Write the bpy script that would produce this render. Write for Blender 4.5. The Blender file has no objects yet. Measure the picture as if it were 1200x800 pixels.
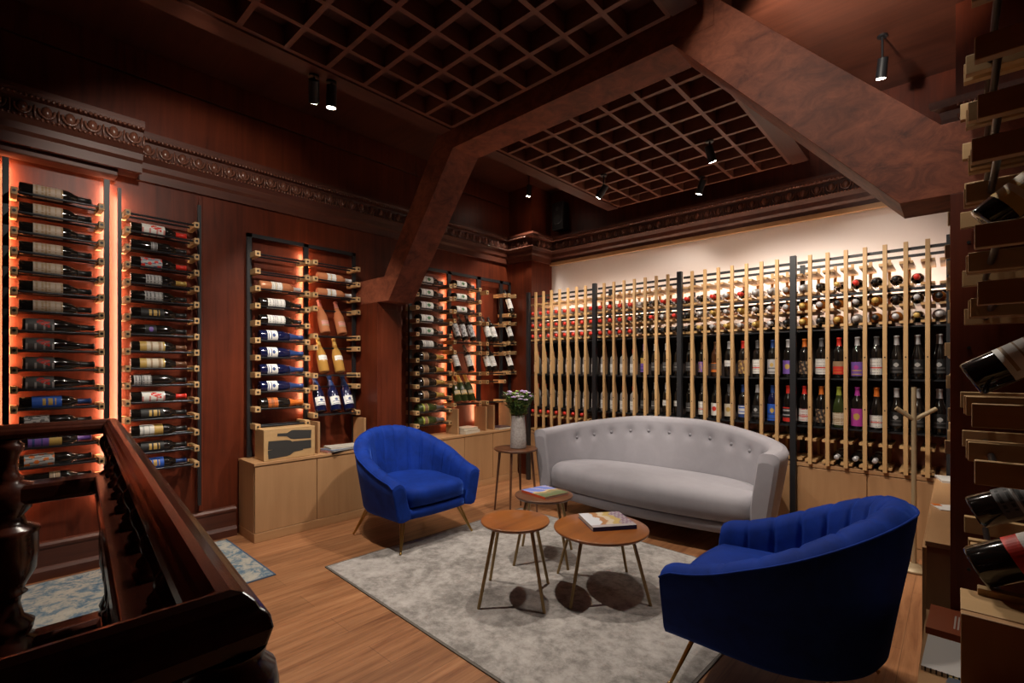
import bpy, math, random
from math import sin, cos, pi, radians as R, sqrt
from mathutils import Vector as V, Matrix
random.seed(7)
C = bpy.context.scene.collection

# ---------------------------------------------------------------- mesh builder
class MB:
    def __init__(s): s.v = []; s.f = []; s.sm = []; s.mi = []
    def add(s, vs, fs, smooth=False, mi=0):
        o = len(s.v); s.v += [tuple(p) for p in vs]
        for f in fs:
            s.f.append([i + o for i in f]); s.sm.append(smooth); s.mi.append(mi)
        return s
    def box(s, x0, x1, y0, y1, z0, z1, mi=0):
        vs = [(x, y, z) for z in (z0, z1) for y in (y0, y1) for x in (x0, x1)]
        return s.add(vs, [(0, 2, 3, 1), (4, 5, 7, 6), (0, 1, 5, 4), (2, 6, 7, 3), (0, 4, 6, 2), (1, 3, 7, 5)], mi=mi)
    def obox(s, c, ax, ay, az, hx, hy, hz):
        c, ax, ay, az = V(c), V(ax).normalized(), V(ay).normalized(), V(az).normalized()
        vs = [c + ax * (hx * i) + ay * (hy * j) + az * (hz * k) for k in (-1, 1) for j in (-1, 1) for i in (-1, 1)]
        return s.add(vs, [(0, 2, 3, 1), (4, 5, 7, 6), (0, 1, 5, 4), (2, 6, 7, 3), (0, 4, 6, 2), (1, 3, 7, 5)])
    def tube(s, a, b, ra, rb=None, n=10, cap=True, mi=0):
        a, b = V(a), V(b); rb = ra if rb is None else rb
        d = (b - a).normalized(); u = d.orthogonal().normalized(); w = d.cross(u)
        vs = []
        for p, r in ((a, ra), (b, rb)):
            for i in range(n):
                t = 2 * pi * i / n; vs.append(p + u * (r * cos(t)) + w * (r * sin(t)))
        s.add(vs, [(i, (i + 1) % n, n + (i + 1) % n, n + i) for i in range(n)], True, mi)
        if cap:
            s.add(vs[:n], [tuple(range(n))[::-1]], False, mi); s.add(vs[n:], [tuple(range(n))], False, mi)
        return s
    def lathe(s, prof, c=(0, 0, 0), n=20, a0=0, a1=2 * pi, mi=0):
        full = abs(a1 - a0 - 2 * pi) < 1e-6
        m = n if full else n + 1; vs = []
        for r, z in prof:
            for i in range(m):
                t = a0 + (a1 - a0) * i / n
                vs.append((c[0] + max(r, 1e-5) * cos(t), c[1] + max(r, 1e-5) * sin(t), c[2] + z))
        fs = []
        for k in range(len(prof) - 1):
            for i in range(n):
                j = (i + 1) % m
                fs.append((k * m + i, k * m + j, (k + 1) * m + j, (k + 1) * m + i))
        return s.add(vs, fs, True, mi)
    def ball(s, c, rx, ry=None, rz=None, n=10, k=6):
        ry = rx if ry is None else ry; rz = rx if rz is None else rz
        vs = []
        for j in range(k + 1):
            ph = pi * j / k
            for i in range(n):
                t = 2 * pi * i / n
                vs.append((c[0] + rx * max(sin(ph), 1e-4) * cos(t), c[1] + ry * max(sin(ph), 1e-4) * sin(t), c[2] - rz * cos(ph)))
        return s.add(vs, [(j * n + i, j * n + (i + 1) % n, (j + 1) * n + (i + 1) % n, (j + 1) * n + i) for j in range(k) for i in range(n)], True)
    def prism(s, poly, axis, a, b, mi=0):
        """poly in the two other axes (in x,y,z order), extruded along axis from a to b"""
        n = len(poly)
        def P(p, t):
            return {'x': (t, p[0], p[1]), 'y': (p[0], t, p[1]), 'z': (p[0], p[1], t)}[axis]
        vs = [P(p, a) for p in poly] + [P(p, b) for p in poly]
        fs = [(i, (i + 1) % n, n + (i + 1) % n, n + i) for i in range(n)] + [tuple(range(n))[::-1], tuple(range(n, 2 * n))]
        return s.add(vs, fs, False, mi)
    def grid(s, rows, closed=False, smooth=True, mi=0):
        m = len(rows[0]); vs = [p for r in rows for p in r]; fs = []
        for k in range(len(rows) - 1):
            for i in range(m if closed else m - 1):
                j = (i + 1) % m
                fs.append((k * m + i, k * m + j, (k + 1) * m + j, (k + 1) * m + i))
        return s.add(vs, fs, smooth, mi)
    def mesh(s, name, mats):
        me = bpy.data.meshes.new(name); me.from_pydata(s.v, [], s.f); me.update()
        for m in (mats if isinstance(mats, (list, tuple)) else [mats]): me.materials.append(m)
        me.polygons.foreach_set('use_smooth', s.sm); me.polygons.foreach_set('material_index', s.mi)
        import bmesh
        b = bmesh.new(); b.from_mesh(me); bmesh.ops.recalc_face_normals(b, faces=b.faces); b.to_mesh(me); b.free()
        return me
    def obj(s, name, mats, parent=None, bevel=0, seg=2, sub=0):
        o = bpy.data.objects.new(name, s.mesh(name, mats)); C.objects.link(o)
        if parent: o.parent = parent
        if bevel:
            m = o.modifiers.new('bevel', 'BEVEL'); m.width = bevel; m.segments = seg; m.limit_method = 'ANGLE'; m.angle_limit = R(40)
        if sub:
            m = o.modifiers.new('sub', 'SUBSURF'); m.levels = sub; m.render_levels = sub
        return o
def B(*a, **k): return MB().box(*a, **k)
def thing(name, label, cat, loc=(0, 0, 0), rz=0, group=None):
    o = bpy.data.objects.new(name, None); C.objects.link(o); o.empty_display_size = .1
    o.location = loc; o.rotation_euler = (0, 0, rz); tag(o, label, cat, group); return o
def tag(o, label, cat, group=None):
    o['label'] = label; o['category'] = cat
    if group: o['group'] = group
    return o
def struct(o): o['kind'] = 'structure'; return o

# ---------------------------------------------------------------- materials
def mat(name, col, rough=.5, metal=0, spec=.5, sheen=0, coat=0, emit=None, es=0, trans=0, sheen_tint=None):
    m = bpy.data.materials.new(name); m.use_nodes = True
    b = m.node_tree.nodes['Principled BSDF']
    b.inputs['Base Color'].default_value = (*col, 1); b.inputs['Roughness'].default_value = rough
    b.inputs['Metallic'].default_value = metal; b.inputs['Specular IOR Level'].default_value = spec
    b.inputs['Coat Weight'].default_value = coat; b.inputs['Coat Roughness'].default_value = .12
    b.inputs['Sheen Weight'].default_value = sheen; b.inputs['Sheen Roughness'].default_value = .35
    if sheen_tint: b.inputs['Sheen Tint'].default_value = (*sheen_tint, 1)
    b.inputs['Transmission Weight'].default_value = trans
    if emit: b.inputs['Emission Color'].default_value = (*emit, 1); b.inputs['Emission Strength'].default_value = es
    return m
def nodes(m):
    nt = m.node_tree; return nt, nt.nodes, nt.links, nt.nodes['Principled BSDF']
def coords(nt, scale=(1, 1, 1), rot=(0, 0, 0)):
    t = nt.nodes.new('ShaderNodeTexCoord'); mp = nt.nodes.new('ShaderNodeMapping')
    mp.inputs['Scale'].default_value = scale; mp.inputs['Rotation'].default_value = rot
    nt.links.new(t.outputs['Object'], mp.inputs['Vector']); return mp.outputs['Vector']
def ramp(nt, fac, stops):
    r = nt.nodes.new('ShaderNodeValToRGB'); e = r.color_ramp.elements
    while len(e) < len(stops): e.new(.5)
    for el, (p, c) in zip(e, stops): el.position = p; el.color = (*c, 1)
    nt.links.new(fac, r.inputs['Fac']); return r.outputs['Color']
def noise(nt, vec, scale, detail=5, rough=.6, dist=0):
    n = nt.nodes.new('ShaderNodeTexNoise'); n.inputs['Scale'].default_value = scale; n.inputs['Detail'].default_value = detail
    n.inputs['Roughness'].default_value = rough; n.inputs['Distortion'].default_value = dist
    nt.links.new(vec, n.inputs['Vector']); return n.outputs['Fac']
def bump(nt, fac, b, strength, dist=.01):
    bp = nt.nodes.new('ShaderNodeBump'); bp.inputs['Strength'].default_value = strength; bp.inputs['Distance'].default_value = dist
    nt.links.new(fac, bp.inputs['Height']); nt.links.new(bp.outputs['Normal'], b.inputs['Normal'])
def wood(name, dark, light, axis='z', scale=1., rough=.4, coat=0, detail=6, contrast=(.3, .7), blot=0., spec=.5):
    m = mat(name, light, rough, coat=coat, spec=spec); nt, N, L, b = nodes(m)
    long, across = .9 * scale, 14 * scale
    sc = {'x': (long, across, across), 'y': (across, long, across), 'z': (across, across, long)}[axis]
    f1 = noise(nt, coords(nt, sc), 1.6, detail, .65, .6)
    f2 = noise(nt, coords(nt, (1, 1, 1)), 2.3, 3, .5, .3)
    mx = nt.nodes.new('ShaderNodeMix'); mx.data_type = 'FLOAT'; mx.inputs['Factor'].default_value = .25 + blot
    L.new(f1, mx.inputs[2]); L.new(f2, mx.inputs[3])
    col = ramp(nt, mx.outputs[0], [(contrast[0], dark), (contrast[1], light)])
    L.new(col, b.inputs['Base Color']); bump(nt, f1, b, .08, .004)
    return m
M = {}
M['mahog'] = wood('mahogany wall panelling', (.044, .007, .0026), (.152, .028, .0095), 'z', .8, .42, blot=.2, spec=.3)
M['mahogx'] = wood('mahogany ceiling boards', (.045, .011, .006), (.125, .036, .018), 'x', .8, .42, coat=.05, blot=.2)
M['mahogy'] = wood('mahogany moulding', (.045, .010, .005), (.115, .030, .014), 'y', .9, .5, coat=.0, blot=.2)
M['carve'] = mat('carved dark mahogany', (.150, .055, .034), .26, coat=.5)
M['lattice'] = wood('lattice mahogany', (.110, .034, .018), (.220, .075, .042), 'y', 1, .5, blot=.2)
M['coffer'] = wood('coffer backing', (.070, .022, .012), (.140, .047, .026), 'x', 1, .6, blot=.2)
M['rail'] = wood('polished balustrade mahogany', (.026, .006, .004), (.085, .020, .010), 'x', .8, .27, coat=.25, blot=.15)
M['burl'] = wood('burr veneered truss', (.050, .018, .012), (.210, .068, .038), 'x', .5, .55, spec=.25)
def _burl():
    m = M['burl']; nt, N, L, b = nodes(m)
    f = noise(nt, coords(nt, (1, 1, 1.5)), 9, 8, .72, .7); g = noise(nt, coords(nt), 2.2, 4, .55, .4)
    mx = N.new('ShaderNodeMix'); mx.data_type = 'FLOAT'; mx.inputs['Factor'].default_value = .4
    L.new(f, mx.inputs[2]); L.new(g, mx.inputs[3])
    L.new(ramp(nt, mx.outputs[0], [(.32, (.050, .015, .010)), (.46, (.170, .047, .024)), (.62, (.310, .092, .045))]), b.inputs['Base Color'])
_burl()
M['oak'] = wood('light oak veneer', (.330, .170, .075), (.470, .270, .130), 'z', .6, .5, contrast=(.25, .75), blot=.1)
M['oaky'] = wood('light oak top', (.350, .180, .080), (.500, .290, .140), 'y', .6, .45, contrast=(.25, .75), blot=.1)
M['ash'] = wood('pale slat wood', (.470, .270, .110), (.600, .375, .170), 'z', .8, .5, contrast=(.25, .75))
M['ashx'] = wood('pale bracket wood', (.420, .250, .110), (.560, .360, .170), 'x', .8, .55, contrast=(.25, .75))
M['redback'] = wood('reddish rack backing', (.340, .120, .075), (.440, .175, .110), 'z', .8, .5)
M['table'] = wood('acacia table top', (.130, .036, .008), (.370, .122, .026), 'y', .45, .32, coat=.3, contrast=(.32, .68), blot=.15)
M['tabled'] = wood('walnut table top', (.070, .026, .012), (.170, .066, .030), 'x', .5, .38, coat=.15, contrast=(.3, .7))
M['black'] = mat('black steel', (.013, .013, .015), .45)
M['rod'] = mat('dark steel rod', (.022, .022, .026), .3, metal=.6)
M['brass'] = mat('aged brass', (.460, .300, .100), .32, metal=1)
M['brassd'] = mat('dull brass', (.330, .230, .110), .42, metal=.85)
M['white'] = mat('white plaster', (.76, .70, .67), .85)
M['darkback'] = mat('dark rack backing', (.030, .016, .012), .7)
M['screw'] = mat('screw', (.02, .02, .02), .4, metal=.5)
M['paper'] = mat('white paper', (.72, .70, .66), .8)
M['page'] = mat('book pages', (.62, .56, .46), .8)
M['led'] = mat('warm light strip', (.9, .6, .4), .5, emit=(1, .55, .30), es=75)
M['ledw'] = mat('warm white light strip', (.9, .8, .7), .5, emit=(1, .68, .48), es=60)
M['leds'] = mat('soft white light strip', (.9, .8, .7), .5, emit=(1, .74, .58), es=40)
M['bulb'] = mat('lit lamp lens', (1, .9, .8), .5, emit=(1, .86, .70), es=60)
M['concrete'] = mat('speckled concrete', (.42, .38, .35), .8)
M['button'] = mat('covered button', (.22, .21, .23), .8, spec=.2)
def velvet(name, c, tint, sheen=.6, sc=9, k=.27):
    m = mat(name, c, .75, sheen=sheen, sheen_tint=tint, spec=.15); nt, N, L, b = nodes(m)
    f = noise(nt, coords(nt), sc, 4, .6, .5)
    L.new(ramp(nt, f, [(.3, tuple(x * (1 - k) for x in c)), (.7, tuple(min(1, x * (1 + k)) for x in c))]), b.inputs['Base Color'])
    bump(nt, noise(nt, coords(nt), 350, 2), b, .12, .002); return m
M['velvet'] = velvet('royal blue velvet', (.005, .030, .240), (.10, .24, .95), .5)
M['greyf'] = velvet('grey sofa fabric', (.285, .270, .295), (.75, .74, .8), .2, 6, .07)
def _rug():
    m = mat('mottled grey rug', (.3, .28, .26), .95, spec=.1, sheen=.15); nt, N, L, b = nodes(m)
    f = noise(nt, coords(nt), 3.2, 9, .68, .5); g = noise(nt, coords(nt), 17, 6, .75, .2)
    mx = N.new('ShaderNodeMix'); mx.data_type = 'FLOAT'; mx.inputs['Factor'].default_value = .5
    L.new(f, mx.inputs[2]); L.new(g, mx.inputs[3])
    L.new(ramp(nt, mx.outputs[0], [(.33, (.13, .115, .108)), (.44, (.25, .230, .215)), (.54, (.40, .370, .350)), (.66, (.52, .485, .465))]), b.inputs['Base Color'])
    bump(nt, noise(nt, coords(nt), 260, 2), b, .3, .004); return m
M['rug'] = _rug()
def _brug():
    m = mat('faded blue rug', (.3, .35, .4), .95, spec=.1); nt, N, L, b = nodes(m)
    f = noise(nt, coords(nt), 9, 10, .78, .4)
    L.new(ramp(nt, f, [(.36, (.055, .115, .20)), (.46, (.17, .24, .29)), (.53, (.42, .40, .35)), (.68, (.52, .49, .43))]), b.inputs['Base Color'])
    bump(nt, noise(nt, coords(nt), 260, 2), b, .3, .004); return m
M['brug'] = _brug()
M['brugedge'] = mat('blue rug binding', (.06, .10, .17), .9)
def _floor():
    m = mat('wood plank floor', (.3, .15, .07), .42, coat=.08); nt, N, L, b = nodes(m)
    br = N.new('ShaderNodeTexBrick'); br.offset = .37; br.inputs['Scale'].default_value = 1
    br.inputs['Mortar Size'].default_value = .0016; br.inputs['Brick Width'].default_value = 1.25; br.inputs['Row Height'].default_value = .19
    br.inputs['Color1'].default_value = (.30, .30, .30, 1); br.inputs['Color2'].default_value = (.72, .72, .72, 1); br.inputs['Mortar'].default_value = (.08, .08, .08, 1)
    br.inputs['Bias'].default_value = 0
    L.new(coords(nt, (1, 1, 1), (0, 0, R(90))), br.inputs['Vector'])
    f = noise(nt, coords(nt, (16, 1.1, 1)), 1.5, 7, .66, .7); f2 = noise(nt, coords(nt, (5, .8, 1)), 1.2, 4, .6, .4)
    c = ramp(nt, f, [(.28, (.165, .060, .024)), (.5, (.330, .145, .062)), (.72, (.440, .215, .100))])
    mx = N.new('ShaderNodeMix'); mx.data_type = 'RGBA'; mx.blend_type = 'OVERLAY'; mx.inputs['Factor'].default_value = .45
    L.new(c, mx.inputs[6]); L.new(br.outputs['Color'], mx.inputs[7])
    mx2 = N.new('ShaderNodeMix'); mx2.data_type = 'RGBA'; mx2.blend_type = 'MULTIPLY'; mx2.inputs['Factor'].default_value = .5
    L.new(mx.outputs[2], mx2.inputs[6]); L.new(ramp(nt, f2, [(.3, (.55, .5, .45)), (.55, (1, 1, 1))]), mx2.inputs[7])
    L.new(mx2.outputs[2], b.inputs['Base Color']); bump(nt, f, b, .06, .003); return m
M['floor'] = _floor()
_mc = {}
def plain(col, rough=.5, **k):
    key = (tuple(col), rough, tuple(sorted(k.items())))
    if key not in _mc: _mc[key] = mat('finish', col, rough, **k)
    return _mc[key]

# ---------------------------------------------------------------- setting
WA, WB, WC, WF, CZ = -4.30, 5.00, .30, -2.2, 3.62
struct(MB().box(-4.5, -3.05, WF, WB + .2, -.1, 0).box(-3.05, .5, .42, WB + .2, -.1, 0).box(-.46, .5, WF, .42, -.1, 0).obj('floor', M['floor']))
st = MB().box(-3.05, -3.03, WF, .42, -2.4, -.1).box(-.48, -.46, WF, .42, -2.4, -.1).box(-3.05, -.46, .40, .42, -2.4, -.1)
st.box(-3.05, -.46, WF, .42, -2.5, -2.4)
struct(st.obj('trim_stairwell', M['mahog']))
struct(B(-4.5, WA, WF, WB + .2, -.1, CZ + .1).obj('wall_left', M['mahog']))
struct(B(WA, WC, WB, WB + .2, -.1, 2.72).obj('wall_back', M['white']))
struct(B(WA, WC, WB - .02, WB + .2, 2.72, CZ + .1).obj('trim_back_frieze', M['mahog']))
struct(B(WC, WC + .2, WF, WB + .2, -.1, CZ + .1).obj('wall_right', M['mahog']))
struct(B(-4.5, WC + .2, WF - .2, WF, -2.5, CZ + .1).obj('wall_front', M['mahog']))
struct(B(-4.5, WC + .2, WF - .2, WB + .2, CZ, CZ + .15).obj('ceiling', M['mahogx']))
struct(B(WA, -3.89, 4.59, WB, 0, CZ).obj('trim_corner_pilaster', M['mahog']))
struct(B(.0, WC, 4.1, WB - .02, 2.68, CZ).obj('trim_right_bulkhead', M['mahog']))
# soffit boards between frieze and the hung lattice (seams)
struct(MB().box(-4.3, -4.27, WF, 4.59, 3.02, 3.40).box(-4.3, -4.275, WF, 4.59, 3.415, CZ).obj('trim_left_frieze', M['mahog'], bevel=.004))

# cornice: profile (distance from wall, height), swept, with eggs and beads
CP = [(0, 2.68), (.030, 2.68), (.034, 2.74), (.055, 2.76), (.060, 2.80), (.082, 2.825), (.090, 2.835), (.070, 2.85), (.066, 2.895), (.078, 2.94), (.100, 2.948), (.118, 2.955), (.125, 2.975), (.125, 3.0), (0, 3.02)]
def cornice(name, base, axis, sgn, a, b, m0=0, m1=0):
    """runs along axis ('y' = wall facing +X at x=base, 'x' = wall facing -Y at y=base); m0/m1 = mitre (+1 outer, -1 inner)"""
    mb = MB()
    rows = []
    for end, mt, s_ in ((a, m0, -1), (b, m1, 1)):
        rows.append([((base + d, end + s_ * mt * d, z) if axis == 'y' else (end + s_ * mt * d, base - d, z)) for d, z in CP])
    mb.grid(rows, closed=True, smooth=False); n = len(CP)
    mb.add(rows[0], [tuple(range(n))]); mb.add(rows[1], [tuple(range(n))])
    o = struct(mb.obj(name, M['mahogy']))
    eg = MB(); L = b - a; k = max(1, round(L / .106))
    def P(t, d, z): return (base + d, t, z) if axis == 'y' else (t, base - d, z)
    for i in range(k):
        t = a + L * (i + .5) / k
        p = P(t, .076, 2.893)
        rx, ry = (.022, .026) if axis == 'y' else (.026, .022)
        eg.ball(p, rx, ry, .036, 12, 7)
        for q in range(10):                                    # horseshoe rim round the egg
            an = -pi * .05 + pi * 1.1 * q / 9; an2 = -pi * .05 + pi * 1.1 * (q + 1) / 9
            if q < 9:
                c1 = P(t + .036 * cos(an + pi), .080, 2.900 + .044 * sin(an + pi)); c2 = P(t + .036 * cos(an2 + pi), .080, 2.900 + .044 * sin(an2 + pi))
                eg.tube(c1, c2, .0085, n=6, cap=False)
        eg.ball(P(t + L / k / 2, .086, 2.885), .007, .007, .04, 6, 4)
    eg.obj('egg_moulding', M['carve'], o)
    bd = MB(); kb = int(L / .024)
    for z, d in ((2.836, .092), (2.952, .116)):
        for i in range(kb): bd.ball(P(a + L * (i + .5) / kb, d, z), .0108, n=6, k=4)
    bd.obj('bead_moulding', M['carve'], o)
    return o
cornice('trim_cornice_left', -4.14, 'y', 1, -1.6, .72, 0, 0)
cornice('trim_cornice_left_far', WA, 'y', 1, .72, 4.59, 0, -1)
cornice('trim_cornice_pilaster', 4.59, 'x', 1, WA, -3.89, -1, 1)
cornice('trim_cornice_pilaster_side', -3.89, 'y', 1, 4.59, WB - .02, 1, -1)
cornice('trim_cornice_back', WB - .02, 'x', 1, -3.89, .0, -1, 0)
cornice('trim_cornice_right', 4.12, 'x', 1, 0, WC, 1, 0)
struct(B(WA, -4.14, -1.6, .72, 2.72, 3.01).obj('trim_cornice_backing', M['mahog']))
pel = MB().box(WA, -4.17, -1.6, .60, 2.64, 2.69).box(WA, -4.12, -1.6, .72, 2.69, 2.735)
struct(pel.obj('trim_pelmet', M['mahogy'], bevel=.006))
struct(B(-3.88, WC, WB - .06, WB - .02, 2.66, 2.70).obj('trim_back_fascia', M['oaky']))
bp = [(-4.3, 0), (-4.25, 0), (-4.25, .055), (-4.262, .075), (-4.27, .08), (-4.27, .185), (-4.262, .20), (-4.262, .215), (-4.275, .23), (-4.3, .235)]
struct(MB().prism(bp, 'y', WF, 1.36).obj('baseboard_left', M['mahogy']))
# panel mouldings on the left wall: stiles beside the wall racks
for nm, y0, y1, z1 in (('trim_stile', 1.10, 1.125, 2.66),):
    struct(B(WA, -4.27, y0, y1, .24, z1).obj(nm, M['mahog'], bevel=.004))

# ---------------------------------------------------------------- lattice panels hung under the ceiling
def lattice(label, x0, x1, nx, y0, y1, ny, z=3.1, border=.14):
    t = thing('lattice_ceiling_panel', label, 'ceiling panel', ((x0 + x1) / 2, (y0 + y1) / 2, z))
    cx, cy = (x0 + x1) / 2, (y0 + y1) / 2
    r = MB(); w = .014; h = .11
    for i in range(nx + 1):
        x = x0 + (x1 - x0) * i / nx - cx; r.box(x - w, x + w, y0 - cy, y1 - cy, 0, h)
    for j in range(ny + 1):
        y = y0 + (y1 - y0) * j / ny - cy; r.box(x0 - cx, x1 - cx, y - w, y + w, .0005, h)
    r.obj('lattice', M['lattice'], t)
    B(x0 - cx, x1 - cx, y0 - cy, y1 - cy, h, h + .02).obj('backing_board', M['coffer'], t)
    b = MB().box(x0 - border - cx, x0 - w - cx, y0 - cy, y1 - cy, -.012, h).box(x1 + w - cx, x1 + border - cx, y0 - cy, y1 - cy, -.012, h)
    b.obj('border_board', M['mahogy'], t)
    hg = MB()
    for sx in (-.7, .7):
        for sy in (-.8, .8): hg.tube((sx, sy, h + .02), (sx, sy, CZ - z), .008, n=8)
    hg.obj('hanger_rod', M['black'], t)
    return t
lattice('mahogany lattice ceiling panel in front of the timber truss', -2.71, -1.05, 7, -1.03, 2.30, 14)
lattice('mahogany lattice ceiling panel behind the truss, above the grey sofa', -2.71, -1.05, 7, 2.675, 4.68, 9)

# ---------------------------------------------------------------- truss
tr = thing('timber_truss', 'dark burr-veneered timber truss with two slanting braces across the room', 'truss', (-1.93, 2.53, 0))
def tprism(name, poly, y0=2.40, y1=2.66, m=None):
    return MB().prism([(x + 1.93, z) for x, z in poly], 'y', y0 - 2.53, y1 - 2.53).obj(name, m or M['burl'], tr, bevel=.0015)
tprism('collar_beam', [(-2.99, 3.02), (-.87, 3.02), (-.87, CZ - .002), (-2.99, CZ - .002)])
tprism('brace', [(WA, 1.94), (-3.69, 1.94), (-2.82, 3.02), (-2.99, 3.02), (-2.99, 3.19), (-3.76, 2.16), (WA, 2.16)])
tprism('brace', [(WC - .002, 1.985), (-.16, 1.985), (-1.08, 3.02), (-.87, 3.02), (-.87, 3.16), (-.04, 2.25), (WC - .002, 2.25)])
tprism('post', [(WA, 0), (-3.87, 0), (-3.87, 1.94), (WA, 1.94)], 2.40, 2.66, M['mahog'])
tprism('post', [(-.015, 0), (WC - .002, 0), (WC - .002, 1.985), (-.015, 1.985)], 2.40, 2.66, M['mahog'])
MB().prism([(2.44 - 2.53, .62), (2.62 - 2.53, .62), (2.62 - 2.53, 1.88), (2.44 - 2.53, 1.88)], 'x', -1.941, -1.932).obj('raised_panel', M['mahog'], tr, bevel=.004)
for z in (.62, 1.05, 1.42, 1.80): MB().tube((1.93 + .035, -.131, z), (1.93 + .035, -.134, z), .006, n=8).obj('screw_head', M['screw'], tr)

# ---------------------------------------------------------------- bottles
PROF = {
 'bordeaux': [(0, .004), (.02, 0), (.034, .001), (.037, .006), (.0375, .188), (.036, .200), (.030, .215), (.021, .228), (.0155, .243), (.0142, .262), (.0142, .288), (.0165, .289), (.0165, .297), (.014, .300), (0, .300)],
 'burgundy': [(0, .004), (.02, 0), (.037, .001), (.040, .006), (.0405, .140), (.038, .160), (.030, .190), (.022, .215), (.0165, .240), (.0145, .262), (.0142, .288), (.0165, .289), (.0165, .297), (.014, .300), (0, .300)],
 'champagne': [(0, .006), (.025, 0), (.041, .001), (.044, .007), (.044, .150), (.041, .172), (.032, .205), (.023, .235), (.0175, .262), (.0165, .285), (.0185, .287), (.0185, .300), (.0195, .306), (.016, .312), (0, .313)],
 'spirit': [(0, .004), (.02, 0), (.036, .001), (.039, .006), (.039, .165), (.037, .178), (.028, .190), (.020, .197), (.0180, .205), (.0180, .245), (.0195, .246), (.0195, .254), (0, .256)],
}
CAPZ = {'bordeaux': (.238, .301), 'burgundy': (.236, .301), 'champagne': (.205, .314), 'spirit': (.215, .262)}
GL = {'dark': mat('dark bottle glass', (.010, .008, .007), .07, coat=.5), 'green': mat('green bottle glass', (.030, .042, .012), .08, coat=.5),
 'rose': mat('rose wine glass', (.62, .24, .11), .05, coat=.3, trans=.3), 'gold': mat('golden wine glass', (.56, .30, .07), .05, coat=.3, trans=.3),
 'amber': mat('amber spirit glass', (.40, .13, .02), .07, coat=.3, trans=.2), 'blue': mat('deep blue glass', (.006, .008, .040), .07, coat=.5),
 'clear': mat('clear bottle glass', (.50, .47, .45), .06, coat=.3, trans=.45), 'brown': mat('brown bottle glass', (.060, .022, .010), .08, coat=.5)}
COL = {'beige': (.46, .36, .28), 'cream': (.60, .52, .40), 'white': (.72, .70, .66), 'grey': (.42, .41, .40), 'red': (.62, .030, .018), 'orange': (.62, .15, .02), 'blue': (.02, .10, .50), 'navy': (.02, .05, .18),
 'purple': (.17, .08, .36), 'gold': (.50, .32, .08), 'black': (.015, .014, .014), 'dgrey': (.10, .095, .095), 'magenta': (.42, .04, .30), 'lime': (.33, .36, .05), 'green': (.05, .16, .06), 'tan': (.34, .22, .12), 'silver': (.45, .43, .43), 'brown': (.14, .06, .03), 'pink': (.55, .22, .20)}
def lab(u, v, style):
    """label artwork, u across (0..1), v along the bottle (0..1): 0 ground, 1 ink, 2 accent"""
    if style == 'text':
        rowi = int(v * 14); return 1 if rowi % 3 == 1 and .16 < u < .84 and (int(u * 34) * 7 + rowi * 5) % 5 else (2 if .40 < v < .46 else 0)
    if style == 'crest': return 2 if (u - .5) ** 2 * 1.2 + (v - .62) ** 2 < .022 else (1 if int(v * 14) % 4 == 1 and .2 < u < .8 and v < .45 else 0)
    if style == 'figure': return 2 if abs(u - .35 - .35 * (v - .4)) < .13 and .40 < v < .84 and (int(u * 20) + int(v * 9)) % 4 else (1 if int(v * 16) % 5 == 0 and u > .5 else 0)
    if style == 'band': return 2 if v < .26 or v > .92 else (1 if int(v * 12) % 4 == 1 and .2 < u < .8 else 0)
    if style == 'split': return 2 if v > .62 else (1 if int(v * 16) % 4 == 2 and .2 < u < .8 else 0)
    if style == 'dots': return 2 if .3 < u < .7 and .35 < v < .82 and int(v * 13) % 3 else 0
    if style == 'sun': return 2 if (u - .5) ** 2 + (v - .55) ** 2 < .035 else 0
    if style == 'swirl': return 2 if sin(u * 19 + v * 7) + sin(v * 17 - u * 9) > .75 else (1 if sin(u * 31 + v * 5) > .8 else 0)
    return 0
KINDS = {}
def kind(key, desc, shape, glass, z0=None, z1=None, ground=None, ink='black', acc='gold', style='text', cap=None, extra=None, arc=2.5):
    KINDS[key] = dict(desc=desc, shape=shape, glass=glass, z0=z0, z1=z1, ground=ground, ink=ink, acc=acc, style=style, cap=cap, extra=extra, arc=arc, proto=None)
kind('beige', 'dark wine bottle with wide beige label', 'bordeaux', 'dark', .055, .175, 'beige', 'tan', 'tan', 'text', 'black', arc=3)
kind('redfig', 'black bottle with dark label and red figure', 'burgundy', 'dark', .012, .125, 'dgrey', 'silver', 'red', 'figure', 'black', arc=3)
kind('bluelab', 'dark bottle with bright blue gold-lettered label', 'bordeaux', 'dark', .050, .170, 'blue', 'gold', 'gold', 'dots', 'navy', arc=3)
kind('greylab', 'dark bottle with mottled grey label', 'bordeaux', 'dark', .02, .12, 'grey', 'dgrey', 'dgrey', 'swirl', 'black', arc=3)
kind('purplelab', 'dark bottle with long purple label', 'bordeaux', 'dark', .035, .170, 'purple', 'navy', 'gold', 'split', 'purple', arc=3)
kind('artlab', 'dark bottle with black and white picture label', 'bordeaux', 'dark', .02, .14, 'grey', 'dgrey', 'orange', 'swirl', 'black', arc=3)
kind('smallgold', 'black bottle with small pale gold label', 'bordeaux', 'dark', .12, .165, 'tan', 'dgrey', 'cream', 'text', 'black', arc=2.2)
kind('whitered', 'dark bottle with white label and red capsule', 'bordeaux', 'dark', .055, .175, 'white', 'pink', 'red', 'figure', 'red', arc=3)
kind('plainblack', 'all black wine bottle with tiny label', 'bordeaux', 'dark', .10, .135, 'dgrey', 'silver', 'silver', 'text', 'black', arc=1.6)
kind('orangelab', 'dark bottle with orange picture label and red capsule', 'bordeaux', 'dark', .05, .16, 'grey', 'navy', 'red', 'swirl', 'red', arc=3)
kind('greygold', 'dark bottle with plain grey label and gold capsule', 'bordeaux', 'dark', .075, .160, 'grey', 'dgrey', 'silver', 'text', 'gold', arc=3)
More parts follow.
